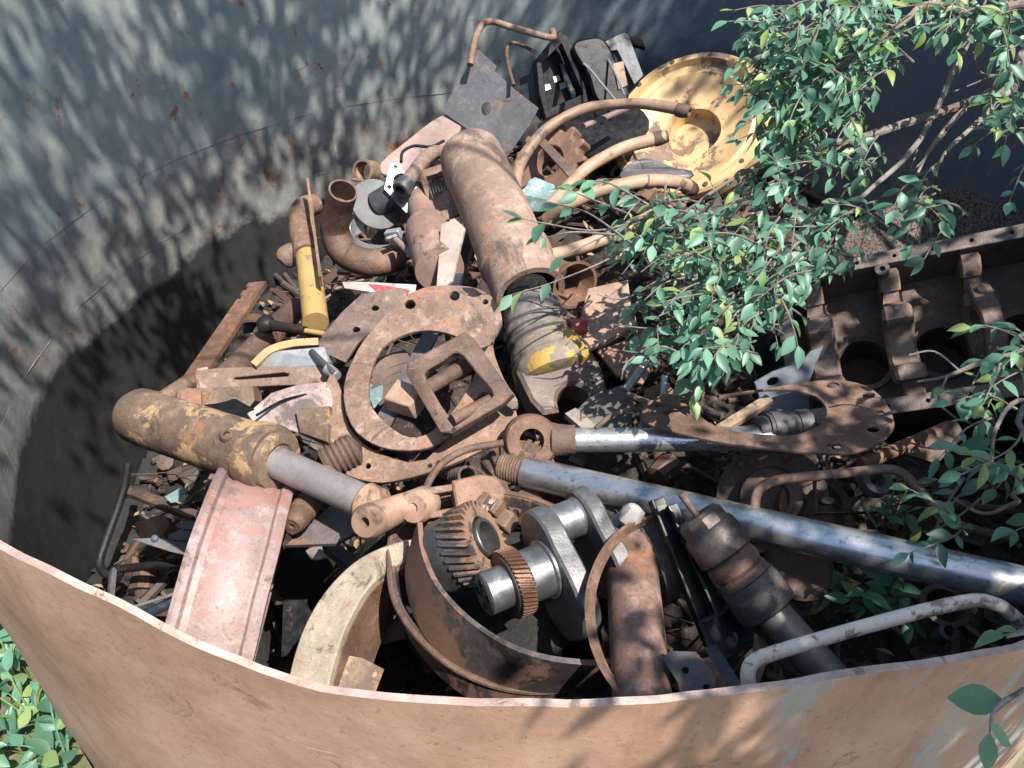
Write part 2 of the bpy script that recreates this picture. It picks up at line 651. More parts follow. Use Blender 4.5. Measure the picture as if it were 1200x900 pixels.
def tank_inside():
    m, t, b, vec = mat_base('tank_inside')
    tc = nd(t, 'ShaderNodeTexCoord')
    sep = nd(t, 'ShaderNodeSeparateXYZ')
    t.links.new(tc.outputs['Object'], sep.inputs[0])
    n1 = noisen(t, vec, 2.2, 9, .7)
    n2 = noisen(t, vec, 9, 7, .7)
    n3 = noisen(t, vec, 55, 4, .6)
    ns = nd(t, 'ShaderNodeMapping')
    ns.inputs['Scale'].default_value = (1, 1, .18)
    t.links.new(vec, ns.inputs['Vector'])
    nst = noisen(t, ns.outputs[0], 9, 6, .65)
    # blue-grey paint, worn pale and grey
    col = ramp(t, n1, [(.3, (.125, .17, .18)), (.5, (.205, .238, .232)), (.68, (.33, .34, .31))])
    col = mixc(t, ramp(t, nst, [(.5, 0.), (.72, .55)]), col, (.25, .25, .225))
    # shade and sky reflection painted in as navy, growing towards the right
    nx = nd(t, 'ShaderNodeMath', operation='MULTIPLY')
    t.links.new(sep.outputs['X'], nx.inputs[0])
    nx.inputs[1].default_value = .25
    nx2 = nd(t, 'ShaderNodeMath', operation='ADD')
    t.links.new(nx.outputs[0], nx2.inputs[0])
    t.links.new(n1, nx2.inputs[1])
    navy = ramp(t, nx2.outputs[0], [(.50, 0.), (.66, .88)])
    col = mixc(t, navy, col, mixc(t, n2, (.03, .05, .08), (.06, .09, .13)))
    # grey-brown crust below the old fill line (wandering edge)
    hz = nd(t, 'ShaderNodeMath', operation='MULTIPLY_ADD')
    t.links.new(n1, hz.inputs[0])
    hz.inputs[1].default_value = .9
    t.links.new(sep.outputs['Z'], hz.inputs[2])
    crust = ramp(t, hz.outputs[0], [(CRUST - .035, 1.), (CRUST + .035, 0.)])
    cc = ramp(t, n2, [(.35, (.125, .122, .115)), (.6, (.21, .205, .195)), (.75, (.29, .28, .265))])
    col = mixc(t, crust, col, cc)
    # near-black at the bottom, with a sharp wandering upper edge
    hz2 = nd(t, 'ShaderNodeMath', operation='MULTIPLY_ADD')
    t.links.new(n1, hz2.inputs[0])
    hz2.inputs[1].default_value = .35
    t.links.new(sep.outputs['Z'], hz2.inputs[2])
    low_dark = ramp(t, hz2.outputs[0], [(DARK_TOP - .008, 1.), (DARK_TOP + .008, 0.)])
    # rust blooms and pale scuffs
    rb = noisen(t, vec, 5.5, 10, .8, .4)
    rmask = ramp(t, rb, [(.595, 0.), (.62, 1.)])
    col = mixc(t, rmask, col, ramp(t, n3, [(.4, (.16, .06, .03)), (.6, (.27, .12, .07))]))
    sm = noisen(t, ns.outputs[0], 30, 9, .85, 1.2)
    col = mixc(t, ramp(t, sm, [(.66, 0.), (.7, .75)]), col, (.42, .42, .4))
    # crisp scratches, pale drips, small rust freckles
    for (rot, sc_, th_) in (((0, .5, .2), (2, 2, 60), .715), ((0, -.8, .1), (3, 3, 50), .725), ((.2, 0, 0), (40, 40, 1.2), .70)):
        mp = nd(t, 'ShaderNodeMapping')
        mp.inputs['Rotation'].default_value = rot
        mp.inputs['Scale'].default_value = sc_
        t.links.new(vec, mp.inputs['Vector'])
        ns_ = noisen(t, mp.outputs[0], 1.6, 3, .5)
        col = mixc(t, mixc(t, 1., ramp(t, ns_, [(th_, 0.), (th_ + .015, .55)]), ramp(t, n1, [(.45, 0.), (.6, 1.)]), 'MULTIPLY'), col, (.46, .45, .42))
    fr_ = noisen(t, vec, 34, 6, .75)
    fm = mixc(t, 1.0, ramp(t, fr_, [(.63, 0.), (.66, 1.)]), ramp(t, rb, [(.5, 0.), (.6, .9)]), 'MULTIPLY')
    col = mixc(t, fm, col, (.17, .07, .04))
    col = mixc(t, low_dark, col, mixc(t, n2, (.012, .013, .015), (.035, .034, .034)))
    setin(t, b, 'Base Color', col)
    setin(t, b, 'Roughness', ramp(t, n2, [(.3, .42), (.7, .68)]))
    bp = nd(t, 'ShaderNodeBump')
    bp.inputs['Strength'].default_value = .35
    bp.inputs['Distance'].default_value = .006
    t.links.new(n2, bp.inputs['Height'])
    t.links.new(bp.outputs[0], b.inputs['Normal'])
    return m

def tank_outside():
    m, t, b, vec = mat_base('tank_outside')
    n1 = noisen(t, vec, 3, 9, .7)
    n2 = noisen(t, vec, 16, 8, .7)
    n3 = noisen(t, vec, 70, 5, .7)
    mp = nd(t, 'ShaderNodeMapping')
    mp.inputs['Scale'].default_value = (1, 1, .25)
    t.links.new(vec, mp.inputs['Vector'])
    n4 = noisen(t, mp.outputs[0], 4, 9, .7, .5)
    col = ramp(t, n1, [(.3, (.24, .132, .085)), (.5, (.365, .215, .148)), (.7, (.45, .295, .22))])
    col = mixc(t, ramp(t, n2, [(.5, 0.), (.72, .5)]), col, (.38, .21, .13))
    col = mixc(t, ramp(t, n3, [(.585, 0.), (.67, .6)]), col, (.14, .085, .062))
    tcx = nd(t, 'ShaderNodeTexCoord')
    spx = nd(t, 'ShaderNodeSeparateXYZ')
    t.links.new(tcx.outputs['Object'], spx.inputs[0])
    tl_ = mixc(t, 1., ramp(t, n4, [(.52, 0.), (.58, .7)]), ramp(t, spx.outputs['X'], [(.12, 0.), (.3, 1.)]), 'MULTIPLY')
    col = mixc(t, tl_, col, (.25, .30, .30))
    st_ = noisen(t, mp.outputs[0], 7, 8, .75)
    col = mixc(t, ramp(t, st_, [(.5, 0.), (.66, .65)]), col, (.22, .115, .07))
    pt_ = noisen(t, vec, 8, 10, .8, .6)
    col = mixc(t, ramp(t, pt_, [(.60, 0.), (.625, .6)]), col, (.15, .085, .06))
    for (rot, sc_, th_) in (((0, .45, .1), (1.5, 1.5, 55), .72), ((.1, -.5, 0), (2, 2, 60), .73)):
        m3 = nd(t, 'ShaderNodeMapping')
        m3.inputs['Rotation'].default_value = rot
        m3.inputs['Scale'].default_value = sc_
        t.links.new(vec, m3.inputs['Vector'])
        ns_ = noisen(t, m3.outputs[0], 1.5, 3, .5)
        col = mixc(t, ramp(t, ns_, [(th_, 0.), (th_ + .012, .7)]), col, (.56, .48, .43))
    setin(t, b, 'Base Color', col)
    b.inputs['Roughness'].default_value = .72
    bp = nd(t, 'ShaderNodeBump')
    bp.inputs['Strength'].default_value = .6
    bp.inputs['Distance'].default_value = .004
    t.links.new(n2, bp.inputs['Height'])
    t.links.new(bp.outputs[0], b.inputs['Normal'])
    return m

# (tank object's origin is at its floor, so z in the materials is height above the floor)
CRUST = .80 + .45 + .5
DARK_TOP = .54 + .5
# ramps only read 0..1: scale heights down
def _scale_fix(m, k):
    for n in m.node_tree.nodes:
        if n.type == 'SEPXYZ':
            out = n.outputs['Z']
            links = list(out.links)
            mu = m.node_tree.nodes.new('ShaderNodeMath')
            mu.operation = 'MULTIPLY'
            mu.inputs[1].default_value = k
            m.node_tree.links.new(out, mu.inputs[0])
            for l in links:
                m.node_tree.links.new(mu.outputs[0], l.to_socket)
    for n in m.node_tree.nodes:
        if n.type == 'MATH' and n.operation == 'MULTIPLY_ADD':
            n.inputs[1].default_value *= k
K = .3
CRUST *= K
DARK_TOP *= K
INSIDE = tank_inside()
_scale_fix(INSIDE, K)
OUTSIDE = tank_outside()
EDGE = metal('cut_edge', (.42, .30, .26), (.55, .42, .38), (.6, .5, .46), scale=20, speck=.4)

tank = thing('scrap_tank', 'big round rusty steel tank with a ragged cut rim, filled with scrap metal', 'tank', (TCX, TCY, TFLOOR))
w = MB()
NS, NR = 360, 14
TH = .013
def wall_pt(i, fz, r):
    a = 2 * math.pi * i / NS - math.pi
    z1 = rim_z(a) + .004 * noise.noise(V((a * 30, 0, 0)))
    z = TFLOOR + (z1 - TFLOOR) * fz
    dr = .012 * noise.noise(V((a * 2.5, z * 1.3, 3.1))) + .006 * noise.noise(V((a * 11, z * 5, 8.1)))
    return V((TCX + (r + dr) * math.sin(a), TCY - (r + dr) * math.cos(a), z))
for r in (TR - TH, TR):
    for k in range(NR + 1):
        for i in range(NS):
            w.v.append(wall_pt(i, k / NR, r))
off = NS * (NR + 1)
for k in range(NR):
    for i in range(NS):
        i2 = (i + 1) % NS
        w.f.append((k * NS + i, (k + 1) * NS + i, (k + 1) * NS + i2, k * NS + i2)); w.m.append(0)
        w.f.append((off + k * NS + i, off + k * NS + i2, off + (k + 1) * NS + i2, off + (k + 1) * NS + i)); w.m.append(1)
for i in range(NS):
    i2 = (i + 1) % NS
    w.f.append((NR * NS + i, off + NR * NS + i, off + NR * NS + i2, NR * NS + i2)); w.m.append(2)
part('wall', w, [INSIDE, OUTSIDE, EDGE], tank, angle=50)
fl = MB().lathe((TCX, TCY, TFLOOR + .012), (0, 0, 1), [(0, 0), (0, TR - .02)], 96)
part('floor', fl, BLACK_OIL, tank)
WELD = metal('weld_bead', (.2, .19, .18), (.3, .29, .27), (.4, .38, .35), scale=30, bump=.6)
for zs in (.415, .075):
    pts = []
    for i in range(241):
        a = 2 * math.pi * i / 240
        dr = .012 * noise.noise(V(((a if a < math.pi else a - 2 * math.pi) * 2.5, zs * 1.3, 3.1)))
        pts.append((TCX + (TR - TH + dr) * math.sin(a), TCY - (TR - TH + dr) * math.cos(a), zs + .006 * noise.noise(V((a * 9, zs, 0)))))
    part('weld_seam', MB().tube(pts, [.0010 + .0020 * abs(noise.noise(V((i * .31, zs, 7)))) for i in range(241)], 6, cap=False), WELD, tank)

# ---- dirt and small scrap filling the tank
ctrl = [(-1.4, 1.7, -.86), (-1.1, 1.3, -.85), (-.75, 1.0, -.75), (-.35, .9, -.5), (-1.2, 2.0, -.8), (-.5, 1.05, -.4), (0, .95, -.05), (.15, 1.3, .18), (-.3, 1.6, .2),
        (-.75, 2.0, -.05), (-1.4, 2.2, -.85), (-1.15, 2.8, -.6), (-.75, 2.8, -.12), (-.95, 2.4, -.2), (-.4, 2.5, .28), (.3, 2.3, .3), (-.85, 3.5, -.3), (-.4, 3.3, .05), (0, 3.6, .2),
        (.6, 3.5, .25), (1.2, 3.4, .15), (1.2, 2.4, .05), (1.0, 1.8, .18), (.9, 1.4, .12), (.5, 1.0, -.05), (1.2, 1.3, .0),
        (1.7, 2.2, 0), (0, 4.4, .1), (-1.4, 3.4, -.8), (1.4, 3.8, .1), (-1.0, 1.65, -.75), (-.65, 1.35, -.4), (.95, .95, -.1),
        (-1.75, 2.7, -.9), (-1.1, 4.0, -.5), (-.6, 4.3, .0), (-1.6, 2.4, -.9), (-1.55, 3.0, -.88), (.7, 2.5, .25)]
def bed_z(x, y):
    s = q = 0
    for (a, b_, c) in ctrl:
        d = ((x - a) ** 2 + (y - b_) ** 2 + .01) ** -1.7
        s += d * c
        q += d
    return s / q
def soil():
    m, t, b, vec = mat_base('dark_soil')
    n1 = noisen(t, vec, 9, 9, .75)
    n2 = noisen(t, vec, 45, 5, .7)
    col = ramp(t, n1, [(.35, (.012, .0095, .008)), (.6, (.035, .025, .019)), (.75, (.07, .048, .036))])
    col = mixc(t, ramp(t, n2, [(.55, 0.), (.7, .8)]), col, (.15, .115, .09))
    # shade in the low places, painted in as near-black by height
    tc = nd(t, 'ShaderNodeTexCoord')
    sep = nd(t, 'ShaderNodeSeparateXYZ')
    t.links.new(tc.outputs['Object'], sep.inputs[0])
    ma = nd(t, 'ShaderNodeMath', operation='MULTIPLY_ADD')
    t.links.new(n1, ma.inputs[0])
    ma.inputs[1].default_value = .25
    t.links.new(sep.outputs['Z'], ma.inputs[2])
    sl = ramp(t, ma.outputs[0], [(.30, 1.), (.72, 0.)])
    col = mixc(t, sl, col, mixc(t, n2, (.008, .008, .009), (.025, .022, .02)))
    setin(t, b, 'Base Color', col)
    b.inputs['Roughness'].default_value = .85
    bp = nd(t, 'ShaderNodeBump')
    bp.inputs['Strength'].default_value = .9
    bp.inputs['Distance'].default_value = .012
    t.links.new(n2, bp.inputs['Height'])
    t.links.new(bp.outputs[0], b.inputs['Normal'])
    return m
bed = MB()
NB = 190
idx = {}
for i in range(NB + 1):
    for j in range(NB + 1):
        x = TCX + (i / NB - .5) * 2 * TR
        y = TCY + (j / NB - .5) * 2 * TR
        if (x - TCX) ** 2 + (y - TCY) ** 2 < (TR - .02) ** 2:
            z = bed_z(x, y) + .035 * noise.noise(V((x * 7, y * 7, 0))) + .02 * noise.noise(V((x * 23, y * 23, 5)))
            idx[i, j] = len(bed.v)
            bed.v.append(V((x, y, z)))
for i in range(NB):
    for j in range(NB):
        q = [(i, j), (i + 1, j), (i + 1, j + 1), (i, j + 1)]
        if all(k in idx for k in q):
            bed.f.append(tuple(idx[k] for k in q)); bed.m.append(0)
o = part('dirt_bed', bed, soil(), weld=False, angle=180)
o['kind'] = 'structure'

def island_mat(name, stops, rough=.75, met=.2):
    m, t, b, vec = mat_base(name)
    ge = nd(t, 'ShaderNodeNewGeometry')
    col = ramp(t, ge.outputs['Random Per Island'], stops)
    n1 = noisen(t, vec, 30, 7, .7)
    col = mixc(t, ramp(t, n1, [(.4, 0.), (.65, .6)]), col, (.07, .045, .035))
    setin(t, b, 'Base Color', col)
    b.inputs['Roughness'].default_value = rough
    b.inputs['Metallic'].default_value = met
    return m
SCRAPS = island_mat('scrap_fragments', [(0, (.03, .021, .018)), (.3, (.085, .048, .035)), (.45, (.05, .047, .048)), (.6, (.15, .095, .07)),
                                        (.7, (.02, .022, .028)), (.84, (.17, .09, .05)), (.92, (.2, .19, .18)), (1, (.02, .019, .019))])
rnd = random.Random(5)
def rv():
    return V((rnd.uniform(-1, 1), rnd.uniform(-1, 1), rnd.uniform(-1, 1))).normalized()
deb = MB()
for k in range(2100):
    a, rr = rnd.uniform(0, 2 * math.pi), (TR - .12) * math.sqrt(rnd.random())
    x, y = TCX + rr * math.sin(a), TCY - rr * math.cos(a)
    p = V((x, y, bed_z(x, y) + rnd.uniform(.0, .05)))
    X = rv(); X.z *= .35; X.normalize()
    kind = rnd.random()
    s = rnd.uniform(.5, 1.1) if rnd.random() < .6 else rnd.uniform(1.1, 2.3)
    if kind < .16:
        w0 = p + V((rnd.gauss(0, .05), rnd.gauss(0, .05), .02))
        wp = [w0]
        dd_ = X * .05
        for q_ in range(5):
            dd_ = (dd_ + rv() * .03).normalized() * .055 * s
            wp.append(wp[-1] + V((dd_.x, dd_.y, dd_.z * .4)))
        deb.tube(catmull(wp, 3), .0022, 5)
    elif kind < .3:
        deb.bar(p - X * .07 * s, p + X * .07 * s, .03 * s, .008, rv())
    elif kind < .5:
        deb.tube([p - X * .09 * s, p + X * .02 * s + rv() * .01, p + X * .1 * s], .008 * s, 7)
    elif kind < .65:
        deb.lathe(p, rv(), [(0, .012 * s), (0, .026 * s), (.016 * s, .026 * s), (.016 * s, .012 * s)], 10, closed=True)
    elif kind < .78:
        deb.lathe(p, X, [(0, 0), (0, .018 * s), (.015, .018 * s), (.015, .01 * s), (.07 * s, .01 * s), (.07 * s, 0)], 6)
    elif kind < .9:
        deb.box(p, (.08 * s, .055 * s, .012), X, rv())
    else:
        deb.lathe(p, X, [(0, 0), (0, .03 * s), (.05 * s, .024 * s), (.06 * s, 0)], 9)
o = part('scrap_fragments', deb, SCRAPS, weld=False)
o['kind'] = 'stuff'
tag(o, 'loose small rusty scrap and dirt filling gaps between the larger parts', 'debris')

# dead leaves that have dropped onto the pile
DEAD = island_mat('dead_leaves', [(0, (.16, .10, .055)), (.4, (.27, .18, .10)), (.7, (.34, .25, .16)), (1, (.20, .17, .08))], rough=.9, met=0.)
dl = MB()
for k in range(700):
    a, rr = rnd.uniform(0, 2 * math.pi), (TR - .1) * math.sqrt(rnd.random())
    x, y = TCX + rr * math.sin(a), TCY - rr * math.cos(a)
    p = V((x, y, bed_z(x, y) + rnd.uniform(.03, .07)))
    X_ = rv(); X_.z *= .3; X_.normalize()
    Y_ = Z_ = None
    n_ = V((rnd.gauss(0, .4), rnd.gauss(0, .4), 1))
    Y_ = n_.cross(X_).normalized()
    Z_ = X_.cross(Y_)
    s = rnd.uniform(.03, .06)
    cu = rnd.uniform(-.3, .5)
    pts_ = []
    for (u_, w_) in ((0, 0), (.3, .22), (.65, .2), (1, 0)):
        for sg in (-1, 0, 1):
            pts_.append(p + X_ * u_ * s + Y_ * w_ * sg * s + Z_ * (abs(sg) * w_ * .6 + cu * u_ * u_) * s)
    dl.add(pts_, [(i * 3 + j, i * 3 + j + 1, i * 3 + j + 4, i * 3 + j + 3) for i in range(3) for j in range(2)])
o = part('dead_leaves', dl, DEAD, weld=False)
o['kind'] = 'stuff'
tag(o, 'dry brown fallen leaves scattered in the gaps of the pile', 'leaf litter')

# ================================================================== SCRAP
Z = V((0, 0, 1))

# ---- large tan hydraulic cylinder lying in the middle
p0, p1 = A(551, 182, .68), A(622, 345, .5)
ax = (p1 - p0).normalized()
L = (p1 - p0).length
R0 = .129
t = thing('hydraulic_cylinder', 'big tan steel hydraulic cylinder lying in the middle of the pile', 'hydraulic cylinder', p0 - Z * R0)
mb = MB().lathe(p0, ax, [(-.02, 0), (-.02, R0 * .86), (.0, R0 * .97), (.03, R0), (L * .72, R0), (L * .72, R0 * 1.03), (L * .74, R0 * 1.06),
                         (L * .80, R0 * 1.06), (L * .81, R0 * 1.0), (L * .97, R0), (L, R0 * .97), (L, R0 * .80), (L - .1, R0 * .78), (L - .1, 0)], 56)
part('barrel', mb, PIPE_TAN, t, angle=30)
q0 = p1 - ax * .05
q1 = A(626, 370, .52)
part('piston_rod', MB().cyl(q0 - ax * .05, q1, .075, 36), BLACK_OIL, t)
g0, g1 = A(623, 364, .53), A(650, 438, .42)
ga = (g1 - g0).normalized()
gl = (g1 - g0).length
def ringprof(*segs):
    pr = [(segs[0][0], 0)]
    for (a, b_, r) in segs:
        pr += [(a, r), (b_, r)]
    pr.append((segs[-1][1], 0))
    return pr
part('gland', MB().lathe(g0, ga, [(-.03, 0), (-.03, .085), (.0, .098), (.045, .102), (.05, .108), (.062, .116), (.08, .116), (.084, .106), (.094, .106), (.098, .116), (.112, .118), (.118, .106), (.128, .105), (.128, 0)], 48),
     metal('gland_grey', (.14, .105, .09), (.23, .185, .165), (.33, .275, .245), rough=.55, met=.1, tinted=False), t)
part('gland_ring', MB().lathe(g0, ga, [(.126, .06), (.128, .112), (.14, .114), (.142, .118), (.175, .126), (.18, .122), (.19, .13), (.225, .134), (.245, .126), (.255, .10), (.258, .0)], 48),
     metal('gland_yellow', (.17, .12, .085), (.26, .20, .15), (.36, .30, .23), paint=(.40, .26, .06), amount=.48, pscale=9, tinted=False), t)
yx = V((1, .25, .05))
yx = (yx - ga * yx.dot(ga)).normalized()
out = [(-.115, -.02), (.115, -.02), (.122, .03), (.112, .105), (.085, .12)]
out += [(.012 + .066 * math.cos(an), .118 - .074 * math.sin(an)) for an in [math.pi * i / 12 for i in range(13)]]
out += [(-.085, .115), (-.105, .07)]
yk = MB().plate(out, [], g0 + ga * .255, yx, ga, .11, .012)
part('yoke', yk, metal('yoke_iron', (.13, .085, .068), (.21, .15, .125), (.29, .22, .19), rough=.6, tinted=False), t, angle=40)
yn = yx.cross(ga)
if yn.z < 0:
    yn = -yn
part('bolt_hole', MB().lathe(g0 + ga * .32 + yx * .095 + yn * .067, yn, [(0, .011), (.0015, .011), (.0015, 0)], 12), BLACK_OIL, t)

# ---- yellow hydraulic cylinder with grey rod, left
p0, p1 = A(163, 487, .42), A(322, 540, .5)
ax = (p1 - p0).normalized()
L = (p1 - p0).length
r = .086
t = thing('hydraulic_cylinder', 'scuffed yellow hydraulic cylinder with grey rod and fork end, left of the pile', 'hydraulic cylinder', p0 - Z * r)
part('barrel', MB().lathe(p0, ax, [(-.03, 0), (-.03, r * .8), (0, r * .98), (.05, r), (.06, r * 1.02), (.1, r * 1.02), (.11, r), (L - .08, r), (L - .07, r * 1.1), (L - .015, r * 1.12),
                                   (L, r * 1.06), (L, r * .9)], 48), YELLOW_OLD, t)
part('gland', MB().lathe(p0, ax, [(L - .005, r * .96), (L + .018, r * .9), (L + .02, r * .62), (L + .012, r * .55), (L + .012, 0)], 44), YELLOW_OLD, t)
bs = A(266, 510, .565)
bn = V((.1, -.25, 1)).normalized()
part('port', MB().lathe(bs - bn * .03, bn, [(0, .02), (.03, .02), (.036, .016), (.036, .009), (.01, .008)], 16), RUST_BROWN, t)
e1 = A(436, 592, .52)
part('rod', MB().cyl(p0 + ax * (L - .02), e1, .043, 36), ROD_GREY, t)
ra = (e1 - p1).normalized()
# fork: two eyes joined by a dished saddle
f1, f2 = A(431, 611, .545), A(487, 594, .545)
fd = V((-.25, -.62, .45)).normalized()
fk = MB()
for f_ in (f1, f2):
    fk.lathe(f_ - fd * .07, fd, [(0, 0), (0, .036), (.012, .043), (.075, .043), (.086, .036), (.086, .013), (.05, .012), (.05, 0)], 28)
fk.tube(catmull([f1 - fd * .035, f1 * .7 + f2 * .3 - fd * .04 + Z * .004, (f1 + f2) / 2 - fd * .042 + Z * .008, f1 * .3 + f2 * .7 - fd * .04 + Z * .004, f2 - fd * .035], 5),
        [.046, .046, .045, .044, .043, .042, .041, .040, .040, .039, .039, .039, .040, .040, .041, .042, .043, .044, .045, .046, .046], 20, flat=.85)
part('fork', fk, TAN, t, angle=40)
part('rod_socket', MB().lathe(e1 - ra * .03, ra, [(0, .045), (.01, .052), (.05, .05), (.07, .03)], 28), TAN, t)

# ---- pink wheel rim
axp = (ray(247, 785).cross(ray(284, 575))).normalized()
if axp.x < 0:
    axp = -axp
axp = (axp + V((0, -.10, .0))).normalized()
c = A(262, 688, .47)
c -= frame(axp, (0, -.50, 1))[0] * .37
t = thing('truck_wheel', 'faded pink-red steel wheel rim standing by the front wall, sunlit', 'wheel rim', c - Z * .38)
Rr = .362
pf = [(-.098, Rr - .03), (-.105, Rr + .012), (-.095, Rr + .018), (-.082, Rr + .012), (-.075, Rr - .004), (-.06, Rr - .006), (-.05, Rr), (0, Rr + .004), (.05, Rr),
      (.06, Rr - .006), (.068, Rr - .004), (.075, Rr + .01), (.092, Rr + .016), (.103, Rr + .01), (.105, Rr - .03), (.09, Rr - .012), (0, Rr - .012), (-.09, Rr - .012)]
part('band', MB().lathe(c, axp, pf, 96, closed=True).wobble(.004, 5), PINK, t, angle=28)
part('disc', MB().lathe(c, axp, [(.02, .0), (.02, .12), (.05, .2), (.04, .3), (.06, Rr - .012), (.065, Rr - .012), (.045, .3), (.055, .2), (.025, .12), (.025, 0)], 64), RUST_DARK, t)

# ---- cream friction ring
P0 = A(400, 700, .34)
outer = [(338, 870), (341, 830), (345, 795), (354, 760), (366, 730), (384, 700), (408, 673), (434, 654), (470, 640), (520, 632)]
inner = [(530, 650), (478, 660), (455, 672), (432, 694), (415, 722), (402, 752), (392, 785), (386, 815), (380, 870)]
fr_ = thing('friction_ring', 'pale cream fibrous friction ring curving up behind the front rim', 'ring', P0)
part('face', MB().pxplate([(q.x, q.y) for q in catmull([V((*p, 0)) for p in outer], 4) + catmull([V((*p, 0)) for p in inner], 4)], [], P0, (-.25, -.3, .9), .035, .004), CREAM, fr_)
ib = catmull([on_plane(x, y, P0, V((-.25, -.3, .9)).normalized()) for (x, y) in inner[1:]], 4)
part('inner_face', MB().band(ib, V((.05, .06, -.15)), .008), RUST_BROWN, fr_)
solo('curved_plate', MB().pxplate([(462, 668), (500, 700), (520, 745), (470, 750), (402, 768), (415, 724), (436, 694)], [], A(450, 720, .16), (-.1, -.3, .95), .008),
     RUST_BROWN, 'brown flat plate showing through the cream ring', 'plate')
solo('curved_plate', MB().pxplate([(392, 766), (425, 772), (450, 785), (436, 822), (380, 850)], [], A(420, 790, .25), (.2, -.2, .95), .008),
     YELLOW_OLD, 'small ochre plate under the brown one inside the cream ring', 'plate')

# ---- brake drum and shoe
c = A(586, 672, .37)
axd = V((-.13, .10, 1)).normalized()
t = thing('brake_drum', 'open dark steel drum holding the crankshaft and gears at the front', 'brake drum', c - axd * .1)
Rd = 133 * mpp(c)
ro = [(455, 650), (461, 700), (486, 742), (530, 781), (585, 805), (640, 810), (695, 798), (730, 765), (738, 715), (722, 660), (680, 612), (615, 582), (545, 578), (490, 598), (462, 622), (455, 650)]
rp = catmull([A(x, y, .40 - (y - 700) * .0003) for (x, y) in ro], 5)
part('shell', MB().band(rp, V((.02, -.02, -.085)), .014), STEEL_RUST, t, angle=40)
part('lip', MB().tube(rp, .008, 8, cap=False), RUST_BROWN, t)
fill = MB()
x_, y_, z_ = frame(axd)
for i in range(15):
    for j in range(48):
        rr, an = (Rd - .035) * i / 14, 2 * math.pi * j / 48
        q = c + (x_ * math.cos(an) + y_ * math.sin(an)) * rr
        fill.v.append(q - axd * (.05 + .02 * noise.noise(q * 12) + .02 * noise.noise(q * 40)))
for i in range(14):
    for j in range(48):
        j2 = (j + 1) % 48
        fill.f.append((i * 48 + j, (i + 1) * 48 + j, (i + 1) * 48 + j2, i * 48 + j2)); fill.m.append(0)
part('dirt_fill', fill, soil(), t, angle=180)
part('base', MB().lathe(c - axd * .10, axd, [(0, 0), (0, Rd - .02)], 64), BLACK_OIL, t)
pl = catmull([A(*q) for q in ((495, 612, .57), (499, 645, .56), (515, 683, .55), (548, 720, .54), (592, 750, .53), (640, 767, .53), (695, 773, .53), (725, 770, .52))], 6)
pb_ = catmull([A(*q) for q in ((488, 632, .50), (480, 672, .44), (490, 720, .40), (520, 764, .38), (570, 792, .37), (622, 806, .37), (680, 803, .37), (722, 790, .37))], 6)
hv = [q - p for p, q in zip(pl, pb_)]
shoe = thing('brake_shoe', 'curved bare steel brake shoe with rivet holes around the crankshaft', 'brake shoe', pl[0] - Z * .1)
part('band', MB().band(pl, hv, -.012), STEEL_RUST, shoe, angle=40)
hb = MB()
for i in range(6, len(pl) - 3, 7):
    tt = (pl[i + 1] - pl[i - 1]).normalized()
    nn = tt.cross(hv[i]).normalized()
    for fr in (.3, .75):
        b_ = MB().lathe(pl[i] + hv[i] * fr - nn * -.0005, nn, [(0, .0055), (.001, .0055), (.001, 0)], 10)
        part('rivet_hole', b_, BLACK_OIL, shoe)

# ---- crankshaft
h0 = A(566, 697, .54)
a = (A(705, 640, .52) - h0).normalized()
u = V((-.42, .72, .55))
u = (u - a * u.dot(a)).normalized()
vv = a.cross(u)
t = thing('crankshaft', 'short steel crankshaft with rusty gear and heavy webs in the drum', 'crankshaft', h0 - Z * .15)
part('hub', MB().lathe(h0, a, [(0, 0), (0, .043), (.004, .049), (.062, .049), (.062, 0)], 40), STEEL_L, t)
for k in range(4):
    an = k * math.pi / 2 + .5
    q = h0 + (u * math.cos(an) + vv * math.sin(an)) * .028
    part('bolt_hole', MB().lathe(q + a * .002, -a, [(0, .009), (.0035, .009), (.0035, 0)], 12), BLACK_OIL, t)
part('center_bore', MB().lathe(h0 + a * .002, -a, [(0, .011), (.004, .011), (.004, .006), (.0, 0)], 14), IRON, t)
part('gear', MB().gear(h0 + a * .060, a, .071, .080, .036, 44, helix=.16, bore=.04, slices=4), metal('gear_rust', (.26, .11, .05), (.37, .18, .10), (.3, .2, .15), rough=.5, met=.5, speck=.2), t, angle=25)
part('gear_face', MB().lathe(h0 + a * .057, a, [(0, .048), (0, .066), (.004, .068)], 40), IRON, t)
part('journal', MB().lathe(h0, a, [(.095, .06), (.1, .066), (.104, .062), (.155, .062), (.158, .07), (.165, .07)], 44), STEEL_L, t)
def web(s, up, dn, wd, th, name='web', off=0.0, mat=None):
    o_ = []
    n = 40
    for i in range(n):
        an = 2 * math.pi * i / n
        cx, sy = math.cos(an), math.sin(an)
        rr = up if cx > 0 else dn
        wdh = wd * (1 - .30 * max(0, cx)) * (1 + .12 * max(0, -cx))
        waist = 1 - .16 * math.exp(-((cx - .15) / .25) ** 2)
        o_.append((math.copysign(abs(cx) ** .75, cx) * rr + off, math.copysign(abs(sy) ** .8, sy) * wdh * waist))
    part(name, MB().plate(o_, [], h0 + a * (s + th / 2), u, vv, th - .012, .006), mat or IRON2, t, angle=30)
IRON2 = metal('forged_steel', (.16, .155, .155), (.23, .225, .225), (.3, .28, .27), rough=.42, met=.6, bump=.15, speck=.3)
web(.165, .135, .17, .095, .05)
part('crankpin', MB().lathe(h0 + u * .085, a, [(.21, .05), (.215, .046), (.285, .046), (.29, .05)], 36), STEEL_L, t)
